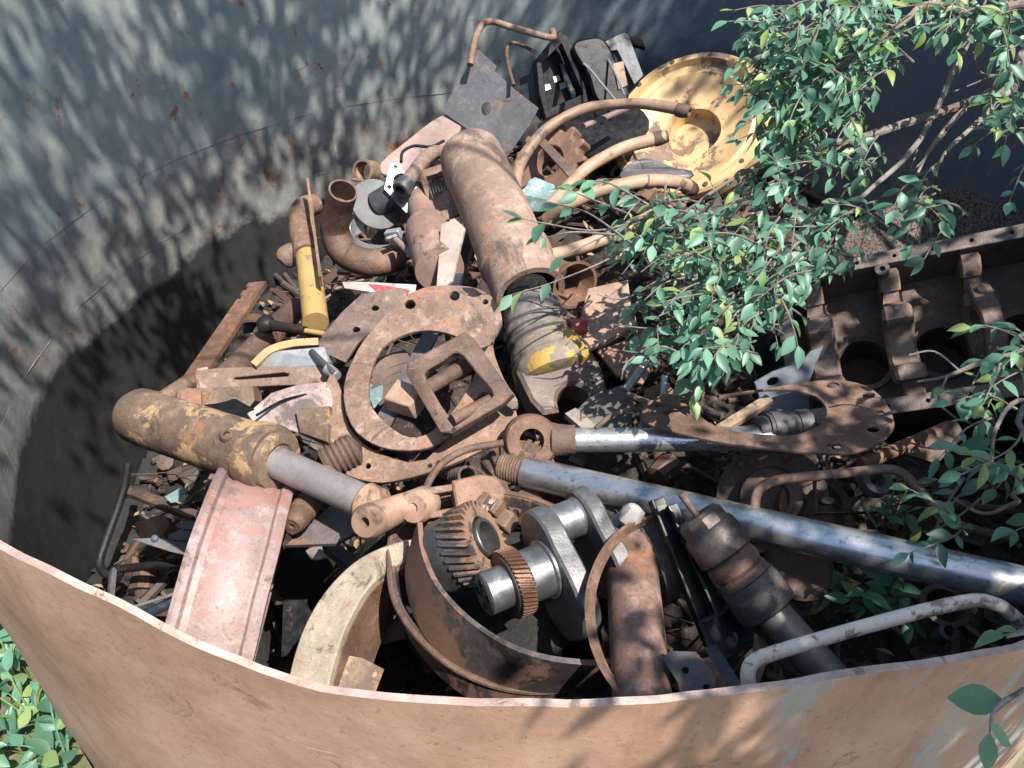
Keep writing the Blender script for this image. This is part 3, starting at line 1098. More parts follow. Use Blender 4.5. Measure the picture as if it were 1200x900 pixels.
part('oil_hole', MB().lathe(h0 + u * .085 + a * .25 + (u * .2 - V((0, .5, -.8))).normalized() * .0445, (u * .2 - V((0, .5, -.8))), [(0, .005), (.0025, .005), (.0025, 0)], 10), BLACK_OIL, t)
web(.29, .145, .12, .085, .045)
part('rear_journal', MB().lathe(h0, a, [(.335, .058), (.4, .058)], 36), STEEL, t)
web(.40, .06, .15, .075, .04, off=-.03, mat=IRON)

# ---- helical gear
gc = A(526, 650, .50)
gax = V((.78, -.02, .55)).normalized()
t = thing('helical_gear', 'large grey helical gear with an open bore, left of the crankshaft', 'gear', gc - Z * .1)
part('toothed_ring', MB().gear(gc + gax * .04, gax, .082, .096, .07, 30, helix=.28, bore=.054, slices=6), STEEL_RUST, t, angle=25)
part('hub', MB().lathe(gc, gax, [(-.035, .05), (-.035, .072), (-.015, .087), (.043, .087), (.043, .05)], 44), STEEL, t)
part('sleeve', MB().lathe(gc, gax, [(.08, .048), (.117, .048), (.119, .046), (.119, .038), (.03, .037)], 36), STEEL, t)

# ---- bevel gear under the chrome rod
bc = A(607, 566, .42)
bax = V((-.12, -.66, .6)).normalized()
t = thing('pinion_gear', 'rusty cone-shaped gear with wide slanted teeth beneath the chrome rod', 'gear', bc - Z * .08)
part('toothed_ring', MB().gear(bc, bax, .108, .124, .05, 20, helix=.12, bore=.035, slices=3, cone=.62), RUST_DARK, t, angle=25)
part('back', MB().lathe(bc, bax, [(-.03, .04), (-.03, .09), (-.002, .118), (.0, .05)], 36), RUST_BROWN, t)

# ---- small cast bracket with fork (above the helical gear)
k0 = A(545, 585, .52)
X, Y = V((.95, .25, -.05)).normalized(), V((-.2, .8, .5))
t = thing('fork_bracket', 'rusty cast bracket with two prongs above the helical gear', 'bracket', k0 - Z * .05)
part('body', MB().plate([(-.045, -.04), (.02, -.045), (.06, -.03), (.075, 0), (.06, .035), (.02, .045), (-.045, .04)], [], k0 + X * .02, X, Y, .06, .005), RUST, t)
for s in (-1, 1):
    part('prong', MB().box(k0 - X * .06 + (Y - X * Y.dot(X)).normalized() * .03 * s, (.09, .018, .05), X, Y), RUST, t, bevel=.004)
k0 = A(585, 607, .52)
t = thing('pawl_bracket', 'small notched rusty lug between the helical gear and crank web', 'bracket', k0 - Z * .04)
part('body', MB().box(k0, (.085, .045, .05), (.7, -.55, .1), (.5, .7, .3)), RUST, t, bevel=.005)
for d_ in (-.022, .022):
    part('lug', MB().box(k0 + V((.7, -.55, .1)).normalized() * d_ + V((-.02, .01, .035)), (.018, .04, .035), (.7, -.55, .1), (.5, .7, .3)), RUST, t, bevel=.003)
PEB = ['pale pebble on the right shoulder of the helical gear', 'tiny pebble on top of the helical gear', 'tiny pebble against the forked bracket', 'pebble between the helical gear and brake shoe', 'lower pebble at the foot of the helical gear']
for (x, y, z, s) in ((566, 596, .56, .013), (553, 590, .565, .009), (575, 588, .55, .009), (518, 668, .44, .018), (525, 678, .42, .015)):
    pn = PEB.pop(0)
    solo('pebble', MB().lathe(A(x, y, z) - Z * s, (.2, .1, 1), [(0, 0), (s * .3, s * .8), (s, s * 1.1), (s * 1.6, s * .7), (s * 1.9, 0)], 9).wobble(s * .3, 40), STONE,
         pn, 'pebble', 'pebbles among the gears')
# valve spring
sp = A(535, 560, .43)
sa = V((.35, -.5, .6)).normalized()
x_, y_, z_ = frame(sa)
pts = [sp + z_ * (.09 * i / 60) + (x_ * math.cos(i * .62) + y_ * math.sin(i * .62)) * .024 for i in range(61)]
solo('coil_spring', MB().tube(pts, .0045, 7), RUST_DARK, 'rusty coil spring between the ring plate and cone-shaped gear', 'spring')
sp = A(632, 735, .30)
pts = [sp + V((-.045 + .09 * i / 60, 0, 0)) + (V((0, 1, 0)) * math.cos(i * .75) + Z * math.sin(i * .75)) * .016 for i in range(61)]
solo('coil_spring', MB().tube(pts, .004, 7), BLACK_OIL, 'small dark coil spring at the bottom of the drum', 'spring')

# ---- chrome rods
e = A(621, 516, .50)
e2 = A(905, 514, .52)
d = (e2 - e).normalized()
t = thing('piston_rod', 'chrome piston rod with a round rusty eye lying level', 'rod', e - Z * .07)
ea = V((.1, -.75, .65)).normalized()
part('eye', MB().lathe(e - ea * .045, ea, [(0, .034), (0, .068), (.01, .074), (.08, .074), (.09, .068), (.09, .034)], 40, closed=True), RUST_BROWN, t)
part('neck', MB().lathe(e, d, [(.06, .05), (.08, .045), (.11, .042), (.125, .042), (.125, 0)], 28), RUST_BROWN, t)
part('shaft', MB().cyl(e + d * .12, e2, .034, 36), CHROME, t)
q0, q1 = A(586, 546, .47), A(1222, 692, .60)
d = (q1 - q0).normalized()
L = (q1 - q0).length
t = thing('piston_rod', 'long shiny chrome rod crossing the right half of the pile', 'rod', q0 - Z * .05)
pr = [(0, 0), (0, .033), (.004, .036)]
for i in range(7):
    s = .008 + i * .008
    pr += [(s, .036), (s + .003, .038), (s + .006, .036)]
pr += [(.072, .036), (.072, 0)]
part('threaded_end', MB().lathe(q0, d, pr, 32), RUST, t, angle=20)
part('shaft', MB().lathe(q0, d, [(.07, 0), (.07, .040), (.075, .043), (L, .043), (L, 0)], 48), CHROME, t)

# ---- ringed gland on grey tube, right of centre
g0, g1 = A(818, 605, .68), A(896, 708, .56)
ga = (g1 - g0).normalized()
t = thing('gland_cylinder', 'grimy ringed gland nut on a blue-grey tube slanting to the front rim', 'hydraulic cylinder', g0 - Z * .08)
GG = metal('grimy_steel', (.085, .07, .065), (.15, .125, .12), (.22, .17, .15), rough=.5, met=.35, bump=.2)
LL = (g1 - g0).length
k = LL / .235
part('nut', MB().lathe(g0, ga, [(.05, .026), (0, .028), (-.004, .034), (-.004, .046), (.006, .056), (.03, .056), (.034, .060)], 10), GG, t, angle=20)
part('collar', MB().lathe(g0, ga, [(.030, .03), (.032, .058), (.04, .0625), (.098, .0655), (.104, .06), (.106, .05)], 44), GG, t)
part('waist_ring', MB().lathe(g0, ga, [(.1, .05), (.108, .054), (.125, .06), (.142, .057), (.146, .052), (.15, .058), (.168, .061), (.172, .05)], 44), RUST_BROWN, t)
part('sleeve', MB().lathe(g0, ga, [(.168, .05), (.17, .064), (.225, .068), (.245, .066), (.25, .058), (.25, .03)], 44), IRON, t)
g2 = A(1000, 825, .48)
part('tube', MB().cyl(g0 + ga * .24, g2, .040, 36), GREY_TUBE, t)
part('pin', MB().cyl(A(797, 578, .74), g0 + ga * .03, .008, 14), RUST_DARK, t)

# ---- dark angle irons
for (x0, y0, z0, x1, y1, z1, w_, lb) in ((768, 585, .63, 838, 765, .42, .040, 'black angle iron standing beside the rusty column, longer one'),
                                    (786, 592, .64, 842, 720, .50, .030, 'black angle iron resting against its longer neighbour')):
    pa, pb = A(x0, y0, z0), A(x1, y1, z1)
    th = .007
    prof = [(-w_ / 2, 0), (w_ / 2, 0), (w_ / 2, w_), (w_ / 2 - th, w_), (w_ / 2 - th, th), (-w_ / 2, th)]
    solo('angle_iron', MB().sweep(prof, [pa, (pa + pb) / 2, pb], (.1, -.7, .7)), BLACK_PAINT, lb, 'angle iron', bevel=.0015)

# ---- rusty column pipe and hoop at front
pa, pb = A(737, 622, .50), A(756, 860, .55)
t = thing('rusty_pipe', 'rusty red-brown pipe standing inside the thin hoop at the front', 'pipe', pb)
part('barrel', MB().pipe(pa, pb, .060, .052, 36), metal('pipe_rust', (.14, .07, .05), (.25, .135, .09), (.4, .27, .22), scale=4, streak=(3, 3, .6), paint=(.09, .08, .085), amount=.36), t)
hp = catmull([A(768, 606, .60), A(745, 612, .61), A(722, 628, .62), A(702, 656, .62), A(690, 695, .61), A(692, 740, .6), A(706, 780, .59), A(730, 815, .58), A(748, 840, .56)], 6)
solo('steel_hoop', MB().band(hp, V((.018, .012, -.03)).normalized() * .036, -.008), RUST, 'thin rusty steel hoop curving beside the drum at the front', 'hoop')

# ---- front small parts near the rim
bp0 = A(812, 790, .60)
t = thing('lug_bracket', 'grey cast bracket with two round holes by the front rim', 'bracket', bp0 - Z * .05)
part('plate', MB().pxplate([(786, 764), (815, 765), (838, 792), (838, 822), (800, 828), (796, 800), (778, 772)], [ell(804, 786, 5, 5), ell(828, 806, 5, 5)], bp0, (-.3, -.5, .8), .02, .002), SLATE, t)
part('boss', MB().pxplate([(812, 775), (832, 770), (852, 800), (850, 830), (832, 830), (838, 792)], [], bp0 - Z * .025, (-.3, -.5, .8), .04), RUST_BROWN, t)
pa, pb = A(832, 758, .52), A(866, 812, .56)
solo('flat_bar', MB().bar(pa, pb, .028, .008, (0, -.5, .8)), NAVY, 'short flat bar with blue paint patches beside the lug bracket', 'bar', bevel=.001)
pa, pb = A(826, 752, .5), A(882, 722, .44)
solo('blue_channel', MB().sweep([(-.045, 0), (.045, 0), (.045, .03), (.04, .03), (.04, .006), (-.04, .006), (-.04, .03), (-.045, .03)], [pa, pb], (0, -.6, .75)), NAVY,
     'dark blue channel under the grimy gland', 'channel', bevel=.001)
solo('strap', MB().sweep([(-.014, -.004), (.014, -.004), (.014, .004), (-.014, .004)], catmull([A(884, 712, .46), A(890, 745, .5), A(888, 780, .52), A(876, 812, .55)], 5), (0, -.7, .7)), RUST_DARK,
     'rusty flat strap hanging from the gland towards the rim', 'strap')
for i, (x0, y0, x1, y1, lb) in enumerate(((900, 790, 940, 815, 'dark thin bar lying inside the white handle, outer one'), (905, 765, 950, 800, 'dark thin bar inside the white handle, next to the tube'))):
    solo('thin_bar', MB().tube([A(x0, y0, .45), A(x1, y1, .47)], .011, 10), RUST_DARK, lb, 'bar')

# ---- white handle and rusty bent bar
hp = [A(881, 830, .66), A(877, 800, .72), A(877, 786, .74), A(884, 775, .75), A(905, 766, .755), A(1000, 738, .76), A(1090, 714, .765), A(1140, 704, .765), A(1160, 706, .76), A(1178, 714, .74), A(1200, 734, .7), A(1230, 765, .62)]
solo('bent_bar', MB().tube(catmull(hp, 5), .0135, 16), WHITE_BAR, 'white painted bent bar handle leaning on the front rim', 'handle')
hp = [A(886, 606, .55), A(885, 588, .57), A(890, 574, .58), A(904, 565, .58), A(930, 560, .58), A(985, 555, .58), A(1035, 550, .575), A(1056, 554, .57), A(1075, 572, .56), A(1098, 595, .55), A(1125, 616, .54), A(1190, 632, .5)]
solo('bent_bar', MB().tube(catmull(hp, 5), .0125, 16), RUST, 'rusty brown bent bar handle behind the long chrome rod', 'handle')

# ---- right: oval flange gasket plate
fo = spl([(752, 486), (768, 470), (800, 474), (850, 464), (900, 457), (945, 450), (980, 447), (1015, 454), (1038, 472), (1049, 497), (1042, 512), (1025, 524), (1005, 532), (980, 535), (933, 531), (887, 523), (840, 516), (795, 508), (762, 499)], 3)
fh = spl([(825, 476), (863, 463), (910, 458), (945, 462), (962, 469), (971, 483), (966, 497), (950, 507), (925, 512), (880, 508), (840, 500), (822, 488)], 3)
hl = [ell(977, 453, 8, 4), ell(1019, 465, 8, 4), ell(1032, 484, 5, 2.5), ell(1024, 505, 8, 4), ell(979, 526, 9, 4.5), ell(783, 486, 6, 3), ell(771, 478, 5, 2.5)]
P0 = A(930, 490, .60)
solo('flange_plate', MB().pxplate(fo, [fh] + hl, P0, (-.06, -.05, 1), .007, .001).wobble(.012, 3.5, 2.0), RUST, 'flat oval rusty flange plate with bolt holes below the engine block', 'flange plate')
pa, pb = A(886, 505, .53), A(962, 497, .53)
d = (pb - pa).normalized()
t = thing('bushing_stack', 'grey bushing stack seen through the oval flange plate', 'bushing', pa - Z * .04)
part('barrel', MB().lathe(pa, d, ringprof((0, .03, .04), (.03, .04, .046), (.04, .1, .049), (.1, .115, .043), (.115, .15, .047), (.15, .16, .04)), 32), IRON, t)
part('stub', MB().cyl(pa - d * .1, pa + d * .01, .018, 20), STEEL_L, t)
solo('wedge_bracket', MB().pxplate([(884, 448), (905, 436), (938, 425), (950, 412), (963, 407), (956, 425), (946, 450), (948, 478), (950, 500), (888, 496), (890, 465)], [ell(905, 447, 8, 5, -.4)], A(915, 460, .55), (-.2, -.72, .65), .016, .002),
     BLUE, 'blue-grey wedge bracket behind the oval flange plate', 'bracket')
solo('wood_stick', MB().bar(A(842, 505, .52), A(902, 468, .56), .03, .022), WOOD, 'short weathered stick poking through the oval flange', 'stick', bevel=.002)
# small scalloped gasket at its left
solo('gasket', MB().pxplate(spl([(768, 470), (800, 476), (822, 470), (826, 452), (818, 444), (808, 443), (812, 456), (800, 464), (780, 462)], 4), [ell(815, 450, 3.5, 2), ell(802, 471, 5, 2.5)], A(800, 463, .63), (0, -.2, 1), .004),
     RUST_BROWN, 'small curved gasket strip beside the oval flange', 'gasket')
# dark arm and hub below flange
t = thing('suspension_arm', 'dark triangular steel arm with round holes below the oval flange', 'arm', A(1030, 560, .45))
part('plate', MB().pxplate([(955, 560), (1000, 545), (1080, 508), (1118, 494), (1128, 512), (1095, 545), (1060, 580), (1030, 600), (955, 602)], [ell(1030, 528, 10, 5), ell(968, 588, 8, 4)], A(1030, 555, .50), (.1, -.4, .9), .018, .002), RUST_DARK, t)
part('eye', MB().lathe(A(1022, 566, .50), (.1, -.4, .9), [(0, .02), (0, .042), (.03, .04), (.03, .02)], 24, closed=True), SLATE, t)
part('tube', MB().cyl(A(1008, 545, .53), A(1112, 500, .53), .018, 16), RUST_BROWN, t)
hc = A(905, 585, .36)
hx = V((-.35, -.6, .72)).normalized()
t = thing('wheel_hub', 'brown wheel hub lying under the rusty bent bar', 'hub', hc - Z * .1)
part('flange', MB().lathe(hc, hx, [(0, 0), (0, .15), (.018, .15), (.022, .09), (.07, .08), (.075, .05), (.05, .045), (.05, 0)], 48), RUST_DARK, t)
for i in range(6):
    x_, y_, z_ = frame(hx)
    an = i * math.pi / 3
    q = hc + (x_ * math.cos(an) + y_ * math.sin(an)) * .12
    part('stud', MB().lathe(q, hx, [(.015, .012), (.035, .012), (.035, .007), (.06, .007), (.06, 0)], 8), RUST_BROWN, t)
hc = A(950, 600, .36)
t = thing('hub_cup', 'dark brown cup-shaped casting beside the wheel hub', 'casting', hc - Z * .1)
part('shell', MB().lathe(hc, V((.2, -.5, .8)), [(-.05, .0), (-.05, .09), (0, .11), (.03, .11), (.03, .085), (.0, .075), (-.02, 0)], 40), RUST_DARK, t)
solo('oil_pan', MB().pxplate(spl([(905, 640), (960, 650), (968, 680), (950, 700), (915, 690)], 4), [], A(940, 670, .4), (0, -.5, .85), .03, .01), RUST_BROWN, 'rounded brown plate below the long chrome rod', 'plate')
cc = A(1106, 712, .44)
t = thing('ring_collar', 'dark cast ring collar in the shade below the chrome rod', 'collar', cc - Z * .05)
part('ring', MB().lathe(cc, V((-.05, -.15, 1)), [(-.05, .035), (-.05, .05), (-.01, .05), (0, .056), (.012, .056), (.012, .042), (-.03, .035)], 32, closed=True), RUST_DARK, t)
part('stem', MB().lathe(A(1108, 742, .44), V((-.1, -.4, 1)), [(-.03, .02), (.02, .02), (.025, .012), (.0, .01)], 20), IRON, t)

# ---- engine block, right
TLp, TRp = A(903, 324, .50), A(1215, 262, .78)
X = (TRp - TLp).normalized()
Yd = V((0, -.5, -.28))
Yd = (Yd - X * Yd.dot(X)).normalized()          # from top rail to bottom rail
N = Yd.cross(X).normalized()
if N.z < 0:
    N = -N
BL, BH, BD = 1.10, .575, .30
def EB(x, y, n=0.0):
    return TLp + X * x + Yd * y + N * n
eng = thing('engine_block', 'upturned rusty engine block with open crankcase and bearing caps, right side', 'engine block', EB(.5, .3, -.3))
ENG = metal('engine_iron', (.15, .10, .08), (.26, .185, .155), (.34, .26, .23), rough=.62, met=.05, bump=.5)
ENG_IN = metal('engine_inside', (.12, .08, .065), (.2, .14, .115), (.26, .19, .165), rough=.65, met=.05, bump=.5)
holes = [[(.05, .045), (BL - .05, .045), (BL - .05, BH - .05), (.05, BH - .05)]]
def rect(x0, y0, x1, y1):
    return [(x0, y0), (x1, y0), (x1, y1), (x0, y1)]
bolt = [ell(.05 + .118 * i, .022, .0085, .0085, 0, 12) for i in range(9)] + [ell(.05 + .118 * i, BH - .025, .0085, .0085, 0, 12) for i in range(9)]
part('pan_rail', MB().plate(rect(0, 0, BL, BH), holes + bolt, EB(0, 0, 0), X, Yd, .03, .002), metal('rail_steel', (.13, .105, .10), (.2, .17, .165), (.25, .22, .21), rough=.5, met=.3), eng)
sd = MB()
for (c, sz) in (((BL / 2, .03, -BD / 2 - .016), (BL - .02, .028, BD)), ((BL / 2, BH - .034, -BD / 2 - .016), (BL - .02, .028, BD)),
                ((.03, BH / 2, -BD / 2 - .016), (.03, BH - .1, BD)), ((BL - .03, BH / 2, -BD / 2 - .016), (.03, BH - .1, BD))):
    part('side_wall', MB().box(EB(*c), sz, X, Yd), ENG_IN, eng)
cyls = [.255 + .25 * i for i in range(4)]
part('deck', MB().plate(rect(.02, .02, BL - .02, BH - .02), [ell(x, BH * .56, .092, .105, 0, 28) for x in cyls], EB(0, 0, -.19), X, Yd, .03), ENG_IN, eng)
for x in cyls:
    part('cylinder_bore', MB().lathe(EB(x, BH * .56, -.21), N, [(-.12, 0), (-.12, .088), (.03, .088), (.03, .104), (.05, .104), (.05, .085), (.02, .083)], 32), RUST_DARK, eng)
for i, x in enumerate([.13 + .25 * k for k in range(4)]):
    cy_ = BH * .56
    o_ = [(.06, -.03), (.06, -.24), (BH - .06, -.24), (BH - .06, -.045), (BH - .09, -.055), (cy_ + .165, -.085), (cy_ + .15, -.06), (cy_ + .13, -.04), (cy_ + .095, -.04)]
    o_ += [(cy_ + .09 * math.cos(q), -.045 - .09 * math.sin(q)) for q in [math.pi * j / 12 for j in range(13)]]
    o_ += [(cy_ - .095, -.04), (cy_ - .13, -.04), (cy_ - .15, -.06), (cy_ - .17, -.09), (.16, -.095), (.11, -.07), (.085, -.045)]
    part('bulkhead', MB().plate(o_, [], EB(x, 0, 0), Yd, N, .05, .008), ENG, eng)
    sad = [(cy_ + .125, -.03), (cy_ + .09, -.03)] + [(cy_ + .085 * math.cos(q), -.04 - .085 * math.sin(q)) for q in [math.pi * j / 14 for j in range(15)]]
    sad += [(cy_ - .09, -.03), (cy_ - .125, -.03)] + [(cy_ - .125 * math.cos(q), -.05 - .125 * math.sin(q)) for q in [math.pi * j / 14 for j in range(15)]]
    part('bearing_saddle', MB().plate(sad, [], EB(x, 0, 0), Yd, N, .075, .010), ENG, eng)
    for s in (-1, 1):
        part('saddle_hole', MB().lathe(EB(x, cy_ + s * .107, -.026), N, [(0, .010), (.0015, .010), (.0015, 0)], 12), BLACK_OIL, eng)
    if i == 2:
        cap = [(BH * .56 + .145, -.05), (BH * .56 + .145, -.0), (BH * .56 + .09, .02), (BH * .56 + .05, .055), (BH * .56, .062), (BH * .56 - .05, .055), (BH * .56 - .09, .02),
               (BH * .56 - .145, .0), (BH * .56 - .145, -.05)]
        cap += [(BH * .56 - .075 * math.cos(q), -.05 + .075 * math.sin(q)) for q in [math.pi * j / 12 for j in range(13)]]
        cp = part('bearing_cap', MB().plate(cap, [], EB(x, 0, 0), Yd, N, .052 if i != 1 else .04, .005), ENG, eng)
        for s in (-1, 1):
            bq = EB(x, BH * .56 + s * .118, -.005)
            part('cap_bolt', MB().lathe(bq, N, [(0, .016), (.03, .016), (.034, .011), (.034, 0)], 6 if s > 0 else 16), RUST_DARK, cp)
for x in (.36, .86):
    part('rail_lug', MB().lathe(EB(x, .062, -.02), N, [(0, .024), (.036, .024), (.036, .010), (.02, .010), (.02, 0)], 20), SLATE, eng)
# radiator screen behind the engine
def mesh_mat():
    m, t_, b, vec = mat_base('radiator_core')
    tc = nd(t_, 'ShaderNodeTexCoord')
    vo = nd(t_, 'ShaderNodeTexVoronoi')
    vo.inputs['Scale'].default_value = 95
    t_.links.new(tc.outputs['Object'], vo.inputs['Vector'])
    n = noisen(t_, vec, 6, 6, .6)
    col = ramp(t_, n, [(.35, (.075, .052, .045)), (.65, (.15, .105, .088))])
    col = mixc(t_, ramp(t_, vo.outputs['Distance'], [(.25, 1.), (.5, 0.)]), col, (.02, .016, .015))
    setin(t_, b, 'Base Color', col)
    b.inputs['Roughness'].default_value = .8
    bp = nd(t_, 'ShaderNodeBump')
    bp.inputs['Distance'].default_value = .006
    t_.links.new(vo.outputs['Distance'], bp.inputs['Height'])
    t_.links.new(bp.outputs[0], b.inputs['Normal'])
    return m
solo('radiator_core', MB().pxplate([(960, 300), (985, 268), (1060, 238), (1120, 222), (1190, 250), (1240, 270), (1230, 330), (1000, 350)], [], A(1080, 270, .50), (-.1, -.62, .78), .04, .004), mesh_mat(),
     'brown mesh radiator core leaning behind the engine block', 'radiator')
leafc = A(975, 290, .62)
fr = thing('dry_frond', 'dry tan leaf blades lying on top of the engine rail', 'dry leaf', leafc)
for i in range(7):
    a0 = A(945 + 4 * i, 283 + 3 * i, .64)
    b0 = A(985 + 5 * i, 296 + 2 * i, .64)
    part('blade', MB().band(catmull([a0, (a0 + b0) / 2 + Z * .015, b0], 4), V((.003, .012, .003)), .0012), WOOD, fr)

# ---- middle: two big rusty flange plates
PL1 = V((-.08, -.42, .9)).normalized()
P1 = A(490, 440, .55)
oA = spl([(404, 455), (420, 412), (444, 380), (472, 352), (497, 339), (527, 336), (560, 340), (581, 355), (588, 380), (577, 405), (590, 445), (606, 470), (600, 480), (566, 460), (536, 500), (505, 524), (470, 528), (437, 520), (412, 497)], 3)
hA = spl([(432, 460), (437, 430), (450, 407), (477, 392), (505, 388), (533, 394), (551, 408), (560, 430), (550, 455), (530, 485), (505, 508), (480, 514), (455, 500), (437, 480)], 3)
solo('flange_plate', MB().pxplate(oA, [hA, ell(481, 358, 7, 6), ell(533, 348, 6.5, 6), ell(569, 355, 4, 3.5)], P1, PL1, .012, .0015), RUST_PINK,
     'large pale rusty ring plate with wide opening in the middle', 'flange plate')
oB = spl([(388, 440), (378, 480), (379, 515), (392, 545), (415, 560), (450, 566), (500, 555), (545, 538), (585, 515), (606, 490), (590, 470), (560, 470), (500, 540), (440, 530), (408, 500), (400, 460)], 3)
solo('flange_plate', MB().pxplate(oB, [ell(402, 518, 7, 6), ell(432, 547, 4, 4), ell(516, 545, 6, 5)], P1 - PL1 * .05, PL1, .014, .0015), RUST_PINK,
     'second rusty ring plate lying beneath the pale one', 'flange plate')
# box frame with roller lying in the opening
fP = A(520, 455, .60)
fn = V((-.1, -.55, .83)).normalized()
t = thing('roller_frame', 'rusty rectangular frame with a roller across the ring opening', 'frame', fP - Z * .05)
part('frame', MB().pxplate([(480, 428), (547, 393), (556, 400), (600, 462), (592, 472), (530, 508), (518, 508), (480, 440)], [spl([(496, 440), (518, 424), (540, 414), (563, 438), (582, 464), (556, 481), (530, 494), (512, 466)], 3)], fP, fn, .035, .004).wobble(.008, 9), RUST, t)
part('roller', MB().cyl(A(500, 455, .60), A(560, 420, .60), .022, 20), RUST_BROWN, t)
part('rail', MB().cyl(A(530, 492, .58), A(586, 462, .58), .016, 16), RUST_BROWN, t)
for (x, y) in ((517, 408), (482, 434), (532, 504)):
    part('screw_hole', MB().lathe(A(x, y, .62), fn, [(0, .007), (.002, .007), (.002, 0)], 10), BLACK_OIL, t)
solo('worn_block', MB().box(A(476, 468, .53), (.10, .075, .06), (.8, -.5, .1), (.5, .8, .2)).wobble(.006, 14), TAN, 'tan worn block under the roller frame, in the ring opening', 'block', bevel=.006)
rb = thing('leaf_spring', 'stack of curved dark spring leaves seen through the ring opening', 'spring', A(455, 430, .45))
for i in range(5):
    pp = catmull([A(436 + i, 434 + i * 9, .49 - .012 * i), A(455, 424 + i * 9, .5 - .012 * i), A(478, 417 + i * 9, .49 - .012 * i)], 5)
    part('leaf', MB().sweep([(-.022, -.005), (.022, -.005), (.022, .005), (-.022, .005)], pp, (0, -.5, .85)), RUST_DARK, rb)
solo('steel_strip', MB().bar(A(505, 392, .50), A(444, 505, .46), .05, .012, (0, -.4, .9)), SLATE, 'slate grey steel strip crossing under the ring opening', 'strip', bevel=.001)
solo('blue_scrap', MB().pxplate([(433, 448), (450, 452), (447, 468), (438, 478), (432, 465)], [], A(440, 460, .46), (0, -.3, 1), .003).wobble(.006, 25), TEAL, 'small pale teal paper scrap inside the ring opening', 'paper')

# ---- upper left: brown plate, sticker, bars
solo('holed_plate', MB().pxplate([(373, 402), (400, 368), (425, 345), (470, 338), (480, 350), (420, 402), (405, 425), (372, 410)], [ell(440, 362, 5, 3.5), ell(418, 387, 5, 3.5)], A(420, 375, .42), (-.1, -.45, .88), .010, .001), RUST_PINK,
     'rusty pink plate with two holes left of the ring plate', 'plate')
st = thing('sticker_strip', 'torn white and red printed strip near the mauve pipe', 'strip', A(445, 340, .47))
part('sheet', MB().pxplate([(401, 331), (432, 331), (488, 334), (486, 346), (452, 345), (404, 338)], [], A(445, 338, .47), (0, -.3, .95), .004), PAPER_W, st)
part('red_print', MB().pxplate([(432, 333), (452, 335), (480, 340), (478, 345), (452, 344), (440, 341)], [], A(445, 338, .4725), (0, -.3, .95), .003), RED, st)
# notched bar leaning on wall
pa, pb = A(302, 333, .22), A(222, 452, .30)
nb = (pb - pa)
Ln = nb.length
yy = frame(nb, (1, .2, .1))[0]
o_ = [(0, 0), (.03, .0), (.03, .012), (.07, .012), (.07, 0), (.11, 0), (.11, .014), (.15, .014), (.15, 0), (Ln, 0), (Ln, .075), (0, .075)]
solo('notched_bar', MB().plate(o_, [], pa - yy * .037, nb, yy, .02, .001), RUST_BROWN, 'notched brown steel bar leaning to the tank wall', 'bar')
pa, pb = A(348, 360, .18), A(262, 446, .28)
d = (pb - pa).normalized()
L = (pb - pa).length
t = thing('rusty_pipe', 'dull brown pipe with a coupling beside the notched bar', 'pipe', pb - Z * .05)
part('barrel', MB().lathe(pa, d, [(0, 0), (0, .042), (.01, .046), (L, .046), (L, 0)], 28), RUST_DARK, t)
part('coupling', MB().lathe(pa, d, [(L * .38, .046), (L * .38, .055), (L * .46, .055), (L * .46, .046)], 28), RUST_BROWN, t)
# drag link
pa, pb = A(312, 380, .34), A(372, 390, .36)
d = (pb - pa).normalized()
t = thing('tie_rod', 'black tie rod with ball end near the yellow lever', 'tie rod', pa - Z * .03)
part('ball_end', MB().lathe(pa, V((.1, -.4, .9)), [(-.03, 0), (-.03, .024), (-.015, .034), (.01, .034), (.024, .024), (.03, .01), (.03, 0)], 24), BLACK_OIL, t)
part('shank', MB().tube([pa, pa + d * .06, pb - d * .05], [.022, .019, .016], 16), BLACK_OIL, t)
part('threaded_tip', MB().cyl(pb - d * .055, pb + d * .03, .010, 12), YELLOW, t)
# slotted bar
t_n = V((0, -.55, .83)).normalized()
solo('slotted_bar', MB().pxplate([(232, 437), (262, 434), (330, 432), (372, 430), (388, 432), (386, 452), (330, 453), (262, 457), (234, 457)], [[(277, 444), (335, 438), (342, 440), (340, 444), (280, 448), (275, 447)]], A(300, 445, .40), t_n, .04, .002), RUST_PINK,
     'reddish flat bar with a long slot behind the yellow cylinder', 'bar')
solo('short_lug', MB().box(A(240, 447, .40), (.035, .09, .03), (.9, .3, 0), (-.3, .8, .4)), TAN, 'small pale upright lug on the slotted bar', 'lug', bevel=.003)
t = thing('yellow_box', 'scuffed yellow and rust box section behind the yellow cylinder', 'box', A(260, 468, .33))
part('shell', MB().pxplate([(214, 458), (300, 455), (302, 470), (290, 485), (214, 484)], [], A(255, 470, .37), (0, -.7, .7), .08, .003), YELLOW_OLD, t)
part('end_cap', MB().pxplate([(212, 458), (236, 457), (236, 480), (213, 478)], [], A(225, 468, .415), (0, -.7, .7), .006), RUST_ORANGE, t)
solo('stub_pipe', MB().pipe(A(190, 468, .35), A(222, 447, .36), .026, .019, 18), RUST, 'short stub of rusty pipe at the end of the notched bar', 'pipe')
